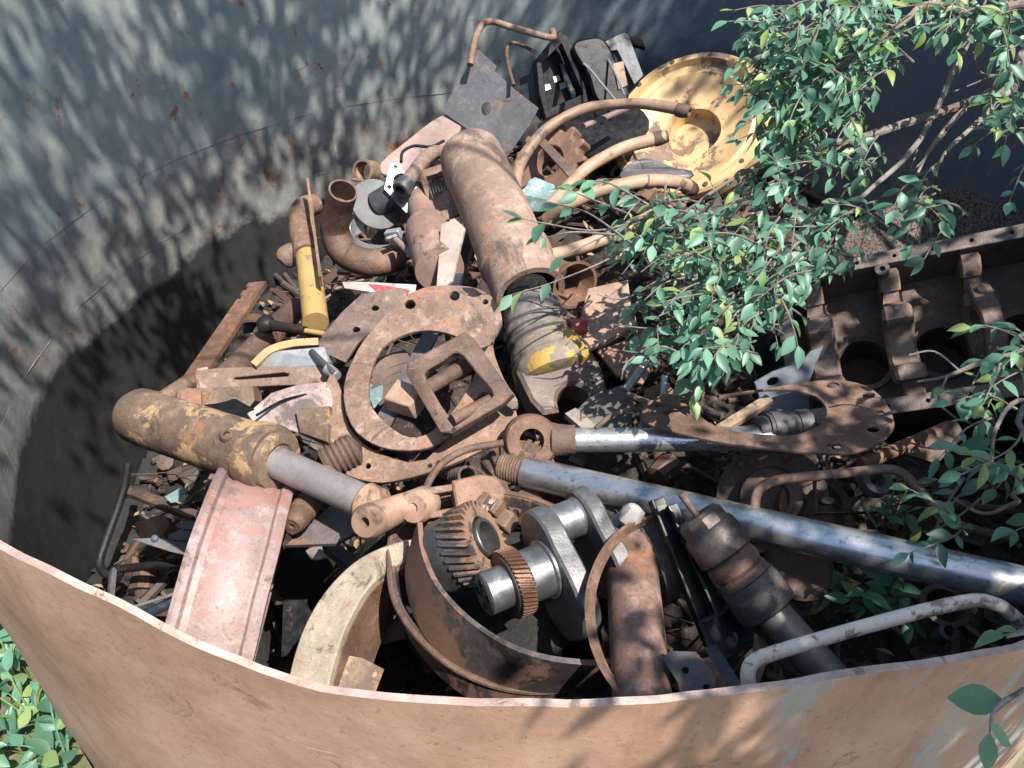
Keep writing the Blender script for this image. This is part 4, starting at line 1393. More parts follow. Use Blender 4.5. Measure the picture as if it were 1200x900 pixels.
# yellow-edged grey housing
t = thing('housing_cover', 'crumpled grey metal cover with a yellow painted edge', 'cover', A(345, 420, .40))
part('yellow_edge', MB().sweep([(-.012, -.02), (.012, -.02), (.012, .02), (-.012, .02)], catmull([A(298, 430, .44), A(318, 412, .46), A(345, 404, .47), A(374, 402, .47)], 5), (0, -.6, .8)), YELLOW, t)
part('shell', MB().pxplate([(300, 432), (318, 418), (335, 414), (382, 410), (386, 426), (370, 430), (340, 432)], [], A(345, 422, .44), (0, -.5, .85), .02, .004).wobble(.012, 18, 4), ALU, t)
part('shaft', MB().cyl(A(365, 412, .47), A(392, 438, .47), .010, 14), STEEL, t)
part('boss', MB().lathe(A(384, 433, .46), A(398, 442, .46) - A(384, 433, .46), [(0, 0), (0, .02), (.03, .018), (.05, .014), (.05, 0)], 18), ALU, t)
# crumpled pinkish tray between cylinder and plate
t = thing('sheet_tray', 'crumpled pale pink sheet metal tray left of the ring plates', 'tray', A(350, 480, .42))
part('sheet', MB().pxplate([(294, 486), (320, 462), (350, 452), (384, 448), (392, 470), (380, 520), (345, 505), (300, 496)], [], A(345, 480, .44), (-.15, -.45, .88), .01, .002).wobble(.012, 11, 3), metal('tray_paint', (.34, .23, .21), (.46, .36, .34), (.56, .5, .49), scale=7), t)
part('cable', MB().tube(catmull([A(300, 487, .455), A(330, 470, .465), A(360, 462, .47), A(386, 455, .475)], 5), .004, 8), BLACK, t)
part('rusty_corner', MB().pxplate([(348, 482), (388, 478), (384, 518), (352, 508)], [], A(368, 495, .45), (-.15, -.45, .88), .02, .002).wobble(.01, 12, 6), YELLOW_OLD, t)
solo('black_rag', MB().pxplate(spl([(240, 478), (262, 470), (290, 475), (305, 490), (285, 500), (250, 492)], 3), [], A(270, 485, .42), (0, -.5, .8), .01, .003).wobble(.02, 16), BLACK, 'crumpled black plastic behind the yellow cylinder', 'plastic')

# ---- yellow lever with plate, elbow
t = thing('yellow_lever', 'upright yellow pipe lever with a rusty flat blade and elbow', 'lever', A(370, 385, .34))
part('pipe', MB().tube(catmull([A(370, 378, .36), A(366, 345, .38), A(360, 300, .42), A(355, 265, .44), A(356, 245, .44)], 5), [.047] * 8 + [.045] * 13, 24), YELLOW, t)
part('rusty_top', MB().tube(catmull([A(359, 298, .43), A(352, 268, .45), A(354, 246, .45), A(366, 240, .42)], 5), .047, 24), RUST_PINK, t)
part('blade', MB().bar(A(361, 214, .58), A(376, 330, .46), .010, .05, (.2, -.7, .7)), RUST, t)
part('elbow', MB().tube(catmull([A(360, 300, .40), A(342, 298, .40), A(330, 308, .38)], 5), [.046] * 8 + [.044, .04, .028], 22), YELLOW_OLD, t)

# ---- rusty elbow pipe, open end
pp = catmull([A(402, 224, .60), A(396, 246, .50), A(392, 272, .39), A(404, 297, .32), A(436, 308, .3), A(470, 300, .3)], 6)
t = thing('elbow_pipe', 'open-ended brown elbow pipe by the tank wall', 'pipe', pp[-1])
mb = MB().tube(pp, .058, 30, cap=False)
a_ = (pp[0] - pp[1]).normalized()
mb.lathe(pp[0], a_, [(0, .058), (.003, .058), (.003, .050), (-.1, .050), (-.1, 0)], 30, hint=None)
part('pipe', mb, RUST_BROWN, t)
# clamp ring on the wall side
cr_ = A(430, 201, .46)
t = thing('clamp_ring', 'small grey and ochre pipe clamp ring behind the elbow pipe', 'clamp', cr_ - Z * .05)
ca_ = V((-.3, -.65, .35)).normalized()
part('ring', MB().lathe(cr_ - ca_ * .04, ca_, [(0, .042), (0, .052), (.08, .052), (.08, .042)], 30, closed=True), YELLOW_OLD, t)
part('screw', MB().cyl(A(412, 210, .47), A(440, 214, .47), .007, 10), RUST, t)
# blue flange with pipe
bc = A(441, 240, .43)
ba = V((.45, -.55, .7)).normalized()
t = thing('flanged_pipe', 'blue disc flange with dark pipe stub and square plate', 'pipe', bc - Z * .1)
part('disc', MB().lathe(bc, ba, [(0, 0), (0, .112), (.003, .115), (.009, .115), (.012, .112), (.012, 0)], 44), BLUE, t)
pe = A(470, 222, .50)
part('pipe', MB().cyl(bc, pe, .055, 28), metal('dark_blue_pipe', (.05, .06, .075), (.08, .095, .115), (.12, .12, .13), rough=.5), t)
pa_ = V((.2, -.62, .7)).normalized()
part('square_plate', MB().pxplate([(458, 191), (468, 194), (492, 225), (488, 244), (476, 250), (450, 222)], [ell(472, 217, 11, 14, -.5), ell(463, 197, 2.5, 2.5), ell(456, 220, 2.5, 2.5), ell(481, 241, 2.5, 2.5)], A(470, 220, .52), pa_, .014, .001), STEEL, t)
part('bolt', MB().lathe(bc + V((.02, .10, .02)), ba, [(0, .012), (.02, .012), (.02, 0)], 6), RUST, t)
# bent pipe with nut, into square plate
pp = catmull([A(473, 218, .56), A(485, 203, .58), A(498, 186, .58), A(512, 178, .57), A(528, 184, .55)], 6)
t = thing('bent_pipe', 'short bent pipe with a grey nut above the blue flange', 'pipe', pp[0] - Z * .03)
part('pipe', MB().tube(pp, .030, 20), RUST_PINK, t)
nn = (pp[1] - pp[0]).normalized()
part('nut', MB().lathe(pp[0] - nn * .03, nn, [(0, .022), (0, .034), (.003, .038), (.055, .038), (.06, .032), (.06, .022)], 24, closed=True), STEEL, t)
# band clamp
cb = A(447, 266, .38)
pp = []
x_, y_, z_ = frame(V((.15, -.3, .9)))
arc = []
for i in range(29):
    an = math.radians(125 + 250 * i / 28)
    arc.append(cb + V((1, 0, 0)) * .135 * math.cos(an) + V((0, .75, .45)) * .1 * math.sin(an))
t = thing('band_clamp', 'wide grey steel band clamp with a bolt below the blue flange', 'clamp', cb - Z * .06)
part('band', MB().band(arc, V((-.01, -.03, -.075)), .004), ALU, t)
part('lug', MB().box(A(463, 277, .42), (.07, .03, .06), (.8, -.3, .3), (0, 1, 0)), ALU, t, bevel=.003)
part('bolt', MB().cyl(A(452, 281, .43), A(478, 272, .43), .011, 6), STEEL_L, t)
solo('thin_rod', MB().tube([A(464, 281, .43), A(490, 306, .41)], .014, 12), MAUVE, 'short mauve rod running from the band clamp', 'rod')

# ---- mauve stepped pipe
pa, pb = A(489, 226, .46), A(518, 325, .47)
d = (pb - pa).normalized()
L = (pb - pa).length
t = thing('stepped_pipe', 'mauve stepped pipe lying left of the big tan cylinder', 'pipe', pb - Z * .07)
part('upper', MB().lathe(pa, d, [(0, .0), (0, .056), (L * .4, .058), (L * .45, .062), (L * .45, 0)], 32), MAUVE, t)
part('lower', MB().lathe(pa, d, [(L * .44, .05), (L * .46, .088), (L * .5, .092), (L * .92, .092), (L * .92, .08), (L * .92, 0)], 36), MAUVE, t)
# rusty rectangular casing with silver fins
t = thing('finned_casing', 'rusty casing with a silver finned insert next to the big cylinder', 'casing', A(512, 225, .5))
part('case', MB().pxplate([(492, 204), (528, 193), (538, 242), (524, 255), (506, 250)], [[(500, 210), (520, 204), (526, 226), (506, 232)]], A(515, 225, .52), (-.15, -.5, .8), .04, .002), RUST_PINK, t)
for i in range(7):
    part('fin', MB().bar(A(501 + 3.2 * i, 209 - i * .9, .525), A(507 + 3.2 * i, 231 - i * .9, .525), .006, .03, (-.15, -.5, .8)), STEEL_L, t)
part('red_side', MB().pxplate([(526, 205), (534, 212), (542, 248), (532, 258), (526, 232)], [], A(532, 230, .55), (-.3, -.5, .8), .01), metal('dull_red', (.25, .1, .09), (.34, .16, .14), (.4, .24, .22)), t)
t = thing('hinge_strap', 'short bent rusty hinge strap beside the big cylinder', 'strap', A(520, 258, .5))
part('upper_leaf', MB().pxplate([(500, 252), (530, 245), (537, 252), (516, 262)], [], A(518, 253, .54), (0, -.4, .9), .008), RUST_PINK, t)
part('lower_leaf', MB().pxplate([(518, 264), (534, 258), (545, 268), (530, 330), (512, 345)], [], A(525, 300, .53), (-.3, -.45, .8), .012, .001), metal('pale_strap', (.4, .33, .29), (.52, .45, .4), (.34, .24, .2)), t)
part('yellow_patch', MB().pxplate([(527, 258), (540, 254), (542, 268), (534, 282)], [], A(534, 266, .545), (-.3, -.45, .8), .006), YELLOW, t)
solo('dark_beam', MB().bar(A(552, 275, .42), A(528, 345, .42), .05, .05, (0, -.5, .9)), NAVY, 'dark blue beam half hidden left of the big cylinder', 'beam', bevel=.002)
# rounded plate behind (brown gray) + arch
solo('rounded_plate', MB().pxplate(spl([(448, 192), (480, 165), (510, 142), (528, 136), (540, 146), (530, 170), (500, 190), (470, 205), (450, 205)], 4), [], A(495, 175, .44), (.0, -.65, .75), .02, .004), MAUVE,
     'rounded mauve-brown plate at the foot of the back wall', 'plate')
solo('wire_hook', MB().tube(catmull([A(470, 190, .52), A(472, 178, .54), A(485, 171, .55), A(505, 172, .55), A(520, 165, .55)], 5), .007, 10), BLACK_OIL, 'bent dark wire loop above the square plate', 'wire')

# ---- top: slate plate, handle, black frames
bwn = V((-.12, -.86, .48)).normalized()
P0 = A(575, 122, .62)
solo('slate_plate', MB().pxplate([(517, 130), (546, 84), (557, 59), (560, 58), (582, 78), (580, 84), (604, 106), (631, 127), (622, 145), (593, 186), (560, 160)], [ell(570, 128, 6, 8, .2)], P0, bwn, .012, .001), SLATE,
     'slate-grey steel plate with a round hole leaning on the back wall', 'plate')
solo('bent_bar', MB().tube(catmull([A(551, 76, .80), A(556, 50, .87), A(563, 32, .90), A(575, 25, .9), A(600, 32, .89), A(645, 44, .85), A(648, 36, .86)], 5), .016, 14), RUST, 'rusty U-shaped bar against the back wall', 'handle')
solo('wire_lever', MB().tube(catmull([A(602, 100, .72), A(596, 78, .77), A(594, 58, .8), A(602, 50, .8), A(626, 60, .78)], 5), .009, 12), RUST_BROWN, 'thin bent lever behind the slate plate', 'lever')
t = thing('equipment_rack', 'black open box frame propped behind the slate plate', 'frame', A(650, 130, .5))
fn = V((.25, -.80, .5)).normalized()
P0 = A(650, 85, .66)
part('rim', MB().pxplate([(627, 72), (654, 39), (664, 46), (692, 118), (638, 140), (630, 110)], [[(632, 76), (656, 52), (682, 112), (640, 130)]], P0, fn, .06, .003), BLACK_PAINT, t)
part('side_panel', MB().pxplate([(610, 72), (627, 66), (632, 110), (634, 142), (610, 112)], [], P0 + V((-.02, -.02, 0)), V((-.5, -.75, .45)), .012), NAVY, t)
part('bars', MB().bar(A(655, 70, .66), A(672, 112, .62), .02, .02), NAVY, t)
part('back_panel', MB().pxplate([(630, 76), (656, 50), (684, 114), (640, 132)], [], P0 - fn * .10, fn, .008), BLACK, t)
for (x, y) in ((648, 90), (655, 98), (637, 100)):
    part('tag', MB().pxplate([(x, y), (x + 7, y - 2), (x + 9, y + 4), (x + 2, y + 7)], [], P0 - fn * .09, fn, .002), ALU, t)
pp = []
t = thing('seat_shell', 'glossy black curved seat shell beside the black frame', 'seat shell', A(710, 110, .45))
part('shell', MB().pxplate(spl([(672, 58), (690, 49), (706, 52), (720, 80), (733, 112), (722, 122), (700, 118), (690, 90)], 4), [], A(702, 85, .66), (.1, -.8, .55), .05, .012), BLACK, t)
part('piping', MB().tube(catmull([A(675, 68, .72), A(690, 80, .70), A(705, 98, .67), A(722, 118, .63)], 5), .006, 8), ALU, t)
part('edge_trim', MB().tube(catmull([A(690, 50, .76), A(706, 60, .74), A(720, 84, .70), A(732, 112, .65)], 5), .006, 8), ALU, t)
t = thing('corner_bracket', 'dark painted frame corner at the back wall, right of the seat shell', 'frame', A(740, 90, .5))
part('frame', MB().pxplate([(706, 52), (730, 40), (735, 44), (752, 90), (742, 100), (722, 60), (710, 62)], [], A(728, 65, .72), (.1, -.8, .55), .05, .003), NAVY, t)
part('flange', MB().pxplate([(730, 40), (752, 48), (756, 58), (738, 52)], [], A(742, 50, .74), (.0, -.5, .85), .02), BLACK_PAINT, t)
part('strap', MB().pxplate([(718, 75), (730, 72), (735, 100), (725, 105)], [], A(726, 88, .66), (.1, -.8, .55), .01), TAN, t)
solo('black_sheet', MB().pxplate(spl([(630, 150), (680, 135), (720, 120), (760, 140), (745, 175), (700, 185), (650, 180)], 4), [], A(690, 155, .46), (-.1, -.5, .86), .012).wobble(.03, 6, 2), BLACK, 'black plastic sheet bunched between the hoses', 'plastic sheet')

# ---- yellow hub drum
dc = A(806, 140, .52)
da = V((-.42, -.50, .76)).normalized()
t = thing('wheel_drum', 'big pale yellow wheel hub drum at the back, brightly sunlit', 'wheel drum', dc - Z * .3)
Rw = 92 * mpp(dc)
part('shell', MB().lathe(dc, da, [(-.30, Rw * .5), (-.28, Rw * .86), (-.20, Rw * .92), (-.12, Rw * .95), (-.11, Rw * 1.03), (-.03, Rw * 1.03), (-.015, Rw * 1.0), (-.015, Rw * .93), (-.05, Rw * .90),
                                 (-.06, Rw * .82), (-.05, Rw * .78), (-.09, Rw * .62), (-.12, Rw * .45), (-.12, Rw * .36), (-.2, Rw * .34), (-.2, 0)], 72).wobble(.006, 5), YELLOW_PALE, t)
x_, y_, z_ = frame(da)
for i in range(12):
    an = i * math.pi / 6 + .2
    part('stud_hole', MB().lathe(dc + (x_ * math.cos(an) + y_ * math.sin(an)) * Rw * .965 - da * .013, da, [(0, .012), (.003, .012), (.003, .0)], 10), RUST_DARK, t)

# ---- hoses
for pts, r_, lb in (([(606, 240, .42), (605, 215, .46), (612, 185, .52), (640, 152, .60), (680, 130, .66), (720, 122, .70), (760, 122, .73), (806, 131, .74)], .025, 'tan rubber hose arching highest over the black sheet'),
                    ([(640, 246, .45), (672, 212, .55), (700, 190, .60), (735, 172, .64), (780, 160, .68)], .026, 'tan rubber hose running up to the yellow drum'),
                    ([(640, 258, .44), (668, 238, .54), (700, 224, .58), (740, 215, .60), (785, 212, .58), (812, 222, .5)], .028, 'pinkish tan hose lying in front of the yellow drum'),
                    ([(640, 300, .46), (690, 288, .50), (730, 270, .54), (765, 252, .54), (790, 245, .5)], .026, 'tan hose lowest of the bunch, half under leaves')):
    pp = catmull([A(*q) for q in pts], 7)
    hs = thing('rubber_hose', lb, 'hose', pp[0] - Z * r_, 'tan rubber hoses by the yellow drum')
    part('tube', MB().tube(pp, [r_ * (1 + .07 * noise.noise(p * 9)) for p in pp], 22).wobble(.007, 6, r_ * 90), HOSE, hs)
    ed = (pp[-1] - pp[-2]).normalized()
    part('end_fitting', MB().lathe(pp[-1] - ed * .05, ed, [(0, r_), (0, r_ * 1.16), (.012, r_ * 1.2), (.03, r_ * 1.2), (.042, r_ * 1.1), (.06, r_ * .9), (.06, r_ * .6), (.03, r_ * .55), (.03, 0)], 20), RUST_BROWN, hs)
# rusty track chain piece / cog
cc = A(664, 196, .42)
t = thing('sprocket', 'chunky orange-rust toothed casting under the hoses', 'sprocket', cc - Z * .1)
part('teeth', MB().gear(cc - V((.05, 0, 0)), V((-.45, -.5, .6)), .15, .19, .08, 13, bore=.07), RUST_ORANGE, t, bevel=.01)
solo('flat_bar', MB().bar(A(633, 164, .56), A(672, 206, .55), .04, .014, (-.2, -.4, .85)), RUST_PINK, 'flat pinkish bar lying across the orange sprocket', 'bar', bevel=.002)
solo('teal_rag', MB().pxplate(spl([(612, 232), (624, 214), (640, 216), (652, 230), (640, 244), (618, 246)], 3), [], A(632, 230, .46), (-.1, -.5, .85), .03, .008).wobble(.03, 14, 9), TEAL, 'crumpled teal rag tucked beside the big cylinder', 'rag')
solo('grey_cloth', MB().pxplate(spl([(725, 205), (740, 196), (758, 190), (775, 196), (800, 202), (805, 212), (760, 214), (730, 216)], 3), [], A(765, 204, .55), (0, -.5, .86), .03, .008).wobble(.03, 10, 5), SLATE, 'grey crumpled cloth in front of the yellow drum', 'cloth')
solo('pale_rod', MB().tube([A(684, 148, .60), A(735, 127, .62)], .014, 12), MAUVE, 'short pale rod lying on the black sheet', 'rod')
# middle right under leaves
pa, pb = A(650, 318, .50), A(690, 345, .54)
t = thing('cone_spout', 'brown cone-shaped spout to the right of the big cylinder', 'spout', pb - Z * .06)
part('cone', MB().lathe(pa, pb - pa, [(0, .05), (.05, .055), (.10, .066), (.15, .088), (.15, .078), (.1, .05)], 32), RUST_BROWN, t)
solo('tan_plate', MB().pxplate([(690, 340), (735, 330), (742, 385), (705, 410), (672, 405)], [], A(710, 375, .48), (-.1, -.35, .9), .014, .002), TAN, 'tan flat plate under the hanging leaves', 'plate')
solo('flat_bar', MB().bar(A(674, 412, .50), A(742, 376, .53), .045, .018, (0, -.3, .9)), TAN, 'tan bar along the lower edge of the tan plate', 'bar', bevel=.002)
solo('ochre_plate', MB().pxplate([(700, 412), (752, 395), (770, 420), (752, 452), (722, 440)], [], A(735, 425, .45), (.05, -.4, .9), .012, .002), RUST_ORANGE, 'orange-brown plate below the tan bar', 'plate')
solo('ochre_plate', MB().pxplate([(757, 458), (780, 448), (796, 470), (800, 512), (756, 512), (750, 485)], [ell(772, 494, 6, 3)], A(775, 485, .52), (.0, -.3, .95), .012, .002), RUST_ORANGE, 'orange-brown plate with a hole left of the oval flange', 'plate')
t = thing('crushed_can', 'crushed red drink can near the big cylinder', 'can', A(680, 384, .5))
part('shell', MB().lathe(A(668, 386, .53), A(692, 380, .53) - A(668, 386, .53), [(0, 0), (0, .022), (.006, .027), (.05, .024), (.058, .02), (.058, 0)], 20).wobble(.010, 30), RED, t)
t = thing('slab_board', 'dark mossy wooden board below the yoke', 'board', A(735, 480, .45))
part('board', MB().pxplate([(668, 492), (690, 470), (728, 455), (745, 470), (735, 505), (700, 512)], [], A(710, 485, .50), (0, -.3, .95), .03, .002), metal('mossy_wood', (.09, .085, .075), (.16, .145, .125), (.33, .28, .23), scale=12), t)
part('edge_strip', MB().bar(A(668, 484, .52), A(700, 512, .51), .04, .02), WOOD, t)
solo('bent_strap', MB().sweep([(-.008, -.003), (.008, -.003), (.008, .003), (-.008, .003)], catmull([A(733, 460, .55), A(755, 470, .56), A(780, 476, .56), A(810, 472, .57), A(822, 462, .57)], 6), (0, -.5, .85)), RUST_BROWN, 'thin bent metal strap left of the oval flange', 'strap')
solo('bent_strap', MB().tube(catmull([A(698, 502, .54), A(718, 486, .56), A(740, 480, .56), A(755, 481, .55)], 5), .007, 8), RUST_BROWN, 'thin curved rusty rod over the mossy board', 'rod')
solo('grey_stay', MB().tube([A(733, 458, .54), A(758, 424, .58)], .013, 12), ALU, 'short grey stay rod under the leaves by the orange plate', 'rod')
solo('grey_stay', MB().tube([A(777, 465, .55), A(779, 440, .60)], .011, 12), ALU, 'upright grey stay rod near the small gasket', 'rod')
solo('thin_ring_wire', MB().tube(catmull([A(497, 580, .47), A(505, 560, .50), A(522, 540, .52), (A(550, 526, .54)), A(590, 519, .55)], 6), .010, 12), RUST_BROWN, 'thin rusty ring edge curving over the coil spring', 'ring')
# small rock on hoop
solo('rock', MB().lathe(A(738, 606, .60), (.3, .1, 1), [(-.02, 0), (-.018, .02), (.0, .03), (.02, .024), (.035, .012), (.04, 0)], 10).wobble(.01, 22), STONE, 'pale stone sitting beside the chrome rod and hoop', 'stone')

# ---- under the fork: plate, threaded bolt
solo('dark_plate', MB().pxplate([(336, 640), (392, 590), (420, 585), (440, 612), (402, 634), (394, 638)], [], A(390, 612, .36), (0, -.25, .97), .014, .001), metal('mauve_plate', (.13, .1, .1), (.2, .165, .165), (.25, .2, .19), rough=.55), 'dark mauve plate under the fork end', 'plate')
pa, pb = A(385, 556, .40), A(342, 617, .42)
d = (pb - pa).normalized()
L = (pb - pa).length
t = thing('stud_shaft', 'short rusty threaded shaft between the wheel rim and dark plate', 'shaft', pb - Z * .03)
pr = [(0, 0), (0, .034), (L * .5, .034)]
for i in range(6):
    s = L * .5 + i * .01
    pr += [(s, .036), (s + .005, .033)]
pr += [(L - .03, .033), (L - .012, .03), (L, .024), (L, .008), (L - .01, 0)]
part('shaft', MB().lathe(pa, d, pr, 28), RUST_BROWN, t, angle=25)
solo('ridged_tube', MB().lathe(A(380, 545, .40), A(412, 528, .42) - A(380, 545, .40), [(0, 0), (0, .045)] + [q for i in range(6) for q in ((.012 + .016 * i, .05), (.02 + .016 * i, .044))] + [(.12, 0)], 24), RUST_DARK, 'dark ridged tube under the ring plates', 'tube')

# ---- left floor: black pipes, fin plate
solo('bent_pipe', MB().tube(catmull([A(150, 545, -0.44), A(143, 580, -0.48), A(122, 640, -0.56), A(117, 660, -0.59), (A(123, 672, -0.60)), A(140, 678, -0.60)], 6), .017, 14), BLACK_OIL, 'black bent pipe down by the tank wall, far left', 'pipe')
solo('straight_pipe', MB().tube([A(132, 668, -0.58), A(240, 655, -0.50)], .017, 14), BLACK_OIL, 'black straight pipe lying on the left floor', 'pipe')
solo('steel_post', MB().bar(A(133, 668, -0.57), A(128, 715, -0.56), .028, .02, (0, -1, .3)), SLATE, 'short slate post below the black bent pipe', 'post', bevel=.002)
t = thing('fin_plate', 'blue-grey finned plate poking out left of the wheel rim', 'plate', A(200, 630, -0.42))
part('blade', MB().pxplate([(157, 632), (180, 631), (225, 636), (240, 640), (240, 655), (200, 646)], [], A(200, 640, -0.36), (0, -.6, .8), .012, .002), BLUE, t)
part('upper_fin', MB().pxplate(spl([(198, 628), (212, 622), (232, 624), (240, 632), (205, 633)], 3), [], A(220, 628, -0.33), (0, -.6, .8), .012), BLUE, t)
part('tall_fin', MB().pxplate(spl([(208, 614), (220, 610), (236, 613), (238, 622), (210, 618)], 3), [], A(222, 616, -0.31), (0, -.6, .8), .012), BLUE, t)
part('ball', MB().lathe(A(182, 631, -0.34), (0, -.3, 1), [(-.015, 0), (-.01, .013), (.002, .017), (.012, .011), (.016, 0)], 16), BLUE, t)
solo('channel_bar', MB().bar(A(150, 575, -0.50), A(230, 606, -0.44), .045, .03), RUST_DARK, 'dark brown bar lying on the left floor', 'bar', bevel=.003)
solo('paper_scrap', MB().pxplate([(193, 582), (210, 572), (222, 571), (208, 588), (200, 589)], [], A(207, 580, -0.39), (0, -.4, .9), .002).wobble(.004, 20), TEAL, 'small pale blue-green scrap on the left floor', 'paper')
solo('rust_lump', MB().lathe(A(183, 618, -0.52), (.2, -.2, 1), [(-.04, .0), (-.03, .06), (0, .075), (.02, .05), (.03, 0)], 14).wobble(.03, 14), RUST_BROWN, 'lumpy rusty casting on the left floor', 'casting')
solo('blue_pipe', MB().tube([A(166, 722, -0.54), A(235, 690, -0.47)], .02, 14), NAVY, 'dark blue pipe near the wheel rim and front wall', 'pipe')
solo('thin_rod', MB().tube([A(142, 716, -0.52), A(230, 688, -0.42)], .006, 10), ALU, 'thin pale rod across the left floor', 'rod')
solo('dark_sheet', MB().pxplate([(335, 640), (385, 645), (400, 700), (375, 760), (330, 770)], [], A(365, 700, -.2), (0, -.4, .9), .01), BLACK_PAINT, 'dark sheet in the gap right of the wheel rim', 'sheet')
solo('dark_beam', MB().bar(A(385, 640, .2), A(420, 668, .22), .04, .03), NAVY, 'short navy bar below the dark mauve plate', 'bar', bevel=.002)
solo('blue_strip', MB().bar(A(374, 238, .33), A(398, 231, .38), .03, .03), NAVY, 'short blue strip between the yellow lever and elbow pipe', 'strip', bevel=.002)

# ================================================================== TREE AND PLANTS
def leaf_mat(name, c1, c2, c3, island):
    m, t, b, vec = mat_base(name)
    if island:
        rn = nd(t, 'ShaderNodeNewGeometry').outputs['Random Per Island']
    else:
        rn = nd(t, 'ShaderNodeObjectInfo').outputs['Random']
    col = ramp(t, rn, [(0., c1), (.3, tuple(.6 * x for x in c2)), (.55, c2), (.85, tuple(min(1, 1.35 * x) for x in c2)), (.93, c3), (1., c3)])
    n = noisen(t, vec, 25, 3, .5)
    col = mixc(t, ramp(t, n, [(.4, 0.), (.7, .3)]), col, tuple(x * .6 for x in c1))
    setin(t, b, 'Base Color', col)
    b.inputs['Roughness'].default_value = .46
    b.inputs['Specular IOR Level'].default_value = .6
    tr = nd(t, 'ShaderNodeBsdfTranslucent')
    tcol = mixc(t, .5, col, (.22, .40, .06))
    t.links.new(tcol, tr.inputs[0])
    mx = nd(t, 'ShaderNodeMixShader')
    mx.inputs[0].default_value = .34
    out = t.nodes['Material Output']
    t.links.new(b.outputs[0], mx.inputs[1])
    t.links.new(tr.outputs[0], mx.inputs[2])
    t.links.new(mx.outputs[0], out.inputs[0])
    return m
C1, C2, C3 = (.055, .15, .095), (.112, .255, .168), (.25, .33, .10)
LEAF = leaf_mat('leaf', C1, C2, C3, False)
LEAF_ST = leaf_mat('leaf_mass', C1, C2, C3, True)
BARK = metal('bark', (.20, .17, .14), (.34, .30, .26), (.46, .43, .39), scale=25, rough=.9, bump=.5)

def leaf_geo(seed, full=True):
    r = random.Random(seed)
    bend = r.uniform(-.2, .5)
    fold = r.uniform(.05, .7)
    wd = r.uniform(.17, .28)
    st = [(0, 0), (.12, .45), (.32, .95), (.52, 1.), (.75, .66), (.92, .22), (1., 0)] if full else [(0, 0), (.3, .9), (.65, .85), (1, 0)]
    vs, fs = [], []
    for (s, w_) in st:
        zz = -bend * s * s
        e = w_ * wd
        vs += [V((s, -e, zz + e * fold)), V((s, 0, zz)), V((s, e, zz + e * fold))]
    for i in range(len(st) - 1):
        a_ = i * 3
        fs += [(a_, a_ + 1, a_ + 4, a_ + 3), (a_ + 1, a_ + 2, a_ + 5, a_ + 4)]
    return vs, fs
LEAVES = [leaf_geo(k) for k in range(12)]
LEAVES_LO = [leaf_geo(k, False) for k in range(6)]
LEAF_ME = []
for k, (vs, fs) in enumerate(LEAVES):
    me = bpy.data.meshes.new('leaf')
    me.from_pydata(vs, [], fs)
    me.materials.append(LEAF)
    for p in me.polygons:
        p.use_smooth = True
    LEAF_ME.append(me)

R_ = random.Random(77)
def leaf_matrix(p, d, size, roll=None, droop=.35):
    d = V(d).normalized()
    d = (d + V((0, 0, -droop)) + V((R_.gauss(0, .25), R_.gauss(0, .25), R_.gauss(0, .25)))).normalized()
    n = V((R_.gauss(0, .45), R_.gauss(0, .45) - .15, 1))
    y = n.cross(d).normalized()
    z = d.cross(y).normalized()
    M_ = Matrix((d * size, y * size, z * size)).transposed().to_4x4()
    M_.translation = p
    return M_

class Plant:
    def __init__(self):
        self.leaves = []
        self.twigs = MB()

    def sprig(self, pts, size=.055, gap=.03, r=.0028, first=.15):
        pts = catmull(pts, 5)
        n = len(pts)
        self.twigs.tube(pts, [r * (1.25 - .9 * i / (n - 1)) for i in range(n)], 5)
        acc = 0
        side = R_.choice((-1, 1))
        total = sum((pts[i + 1] - pts[i]).length for i in range(n - 1))
        trav = 0
        for i in range(n - 1):
            seg = (pts[i + 1] - pts[i])
            acc += seg.length
            trav += seg.length
            if trav < first * total:
                continue
            while acc > gap:
                acc -= gap * R_.uniform(.7, 1.3)
                t_ = seg.normalized()
                lat = t_.cross(V((0, 0, 1)))
                if lat.length < .1:
                    lat = V((1, 0, 0))
                lat = lat.normalized() * side
                side = -side
                self.leaves.append(leaf_matrix(pts[i] + seg * R_.random(), t_ * .6 + lat * .8, size * R_.uniform(.5, 1.25)))
        self.leaves.append(leaf_matrix(pts[-1], pts[-1] - pts[-2], size * R_.uniform(.8, 1.1)))

def inside_poly(x, y, poly):
    c = False
    j = len(poly) - 1
    for i in range(len(poly)):
        xi, yi = poly[i]
        xj, yj = poly[j]
        if (yi > y) != (yj > y) and x < (xj - xi) * (y - yi) / (yj - yi) + xi:
            c = not c
        j = i
    return c

tree_base = V((3.3, 1.5, FLOOR))
tree = thing('overhanging_tree', 'leafy green tree whose thin branches hang over the tank from the right', 'tree', tree_base)
T = Plant()
fork = V((3.0, 1.5, 2.1))
trunk_pts = catmull([tree_base, V((3.25, 1.45, .6)), V((3.1, 1.55, 1.4)), fork, V((2.6, 1.2, 2.9)), V((2.3, .6, 3.6))], 6)
part('trunk', MB().tube(trunk_pts, [.11 - .085 * i / (len(trunk_pts) - 1) for i in range(len(trunk_pts))], 14).wobble(.012, 6), BARK, tree)
def limb(pts, r0, r1):
    pp = catmull(pts, 6)
    n = len(pp)
    part('branch', MB().tube(pp, [r0 + (r1 - r0) * i / (n - 1) for i in range(n)], 9).wobble(.004, 18), BARK, tree)
    return pp
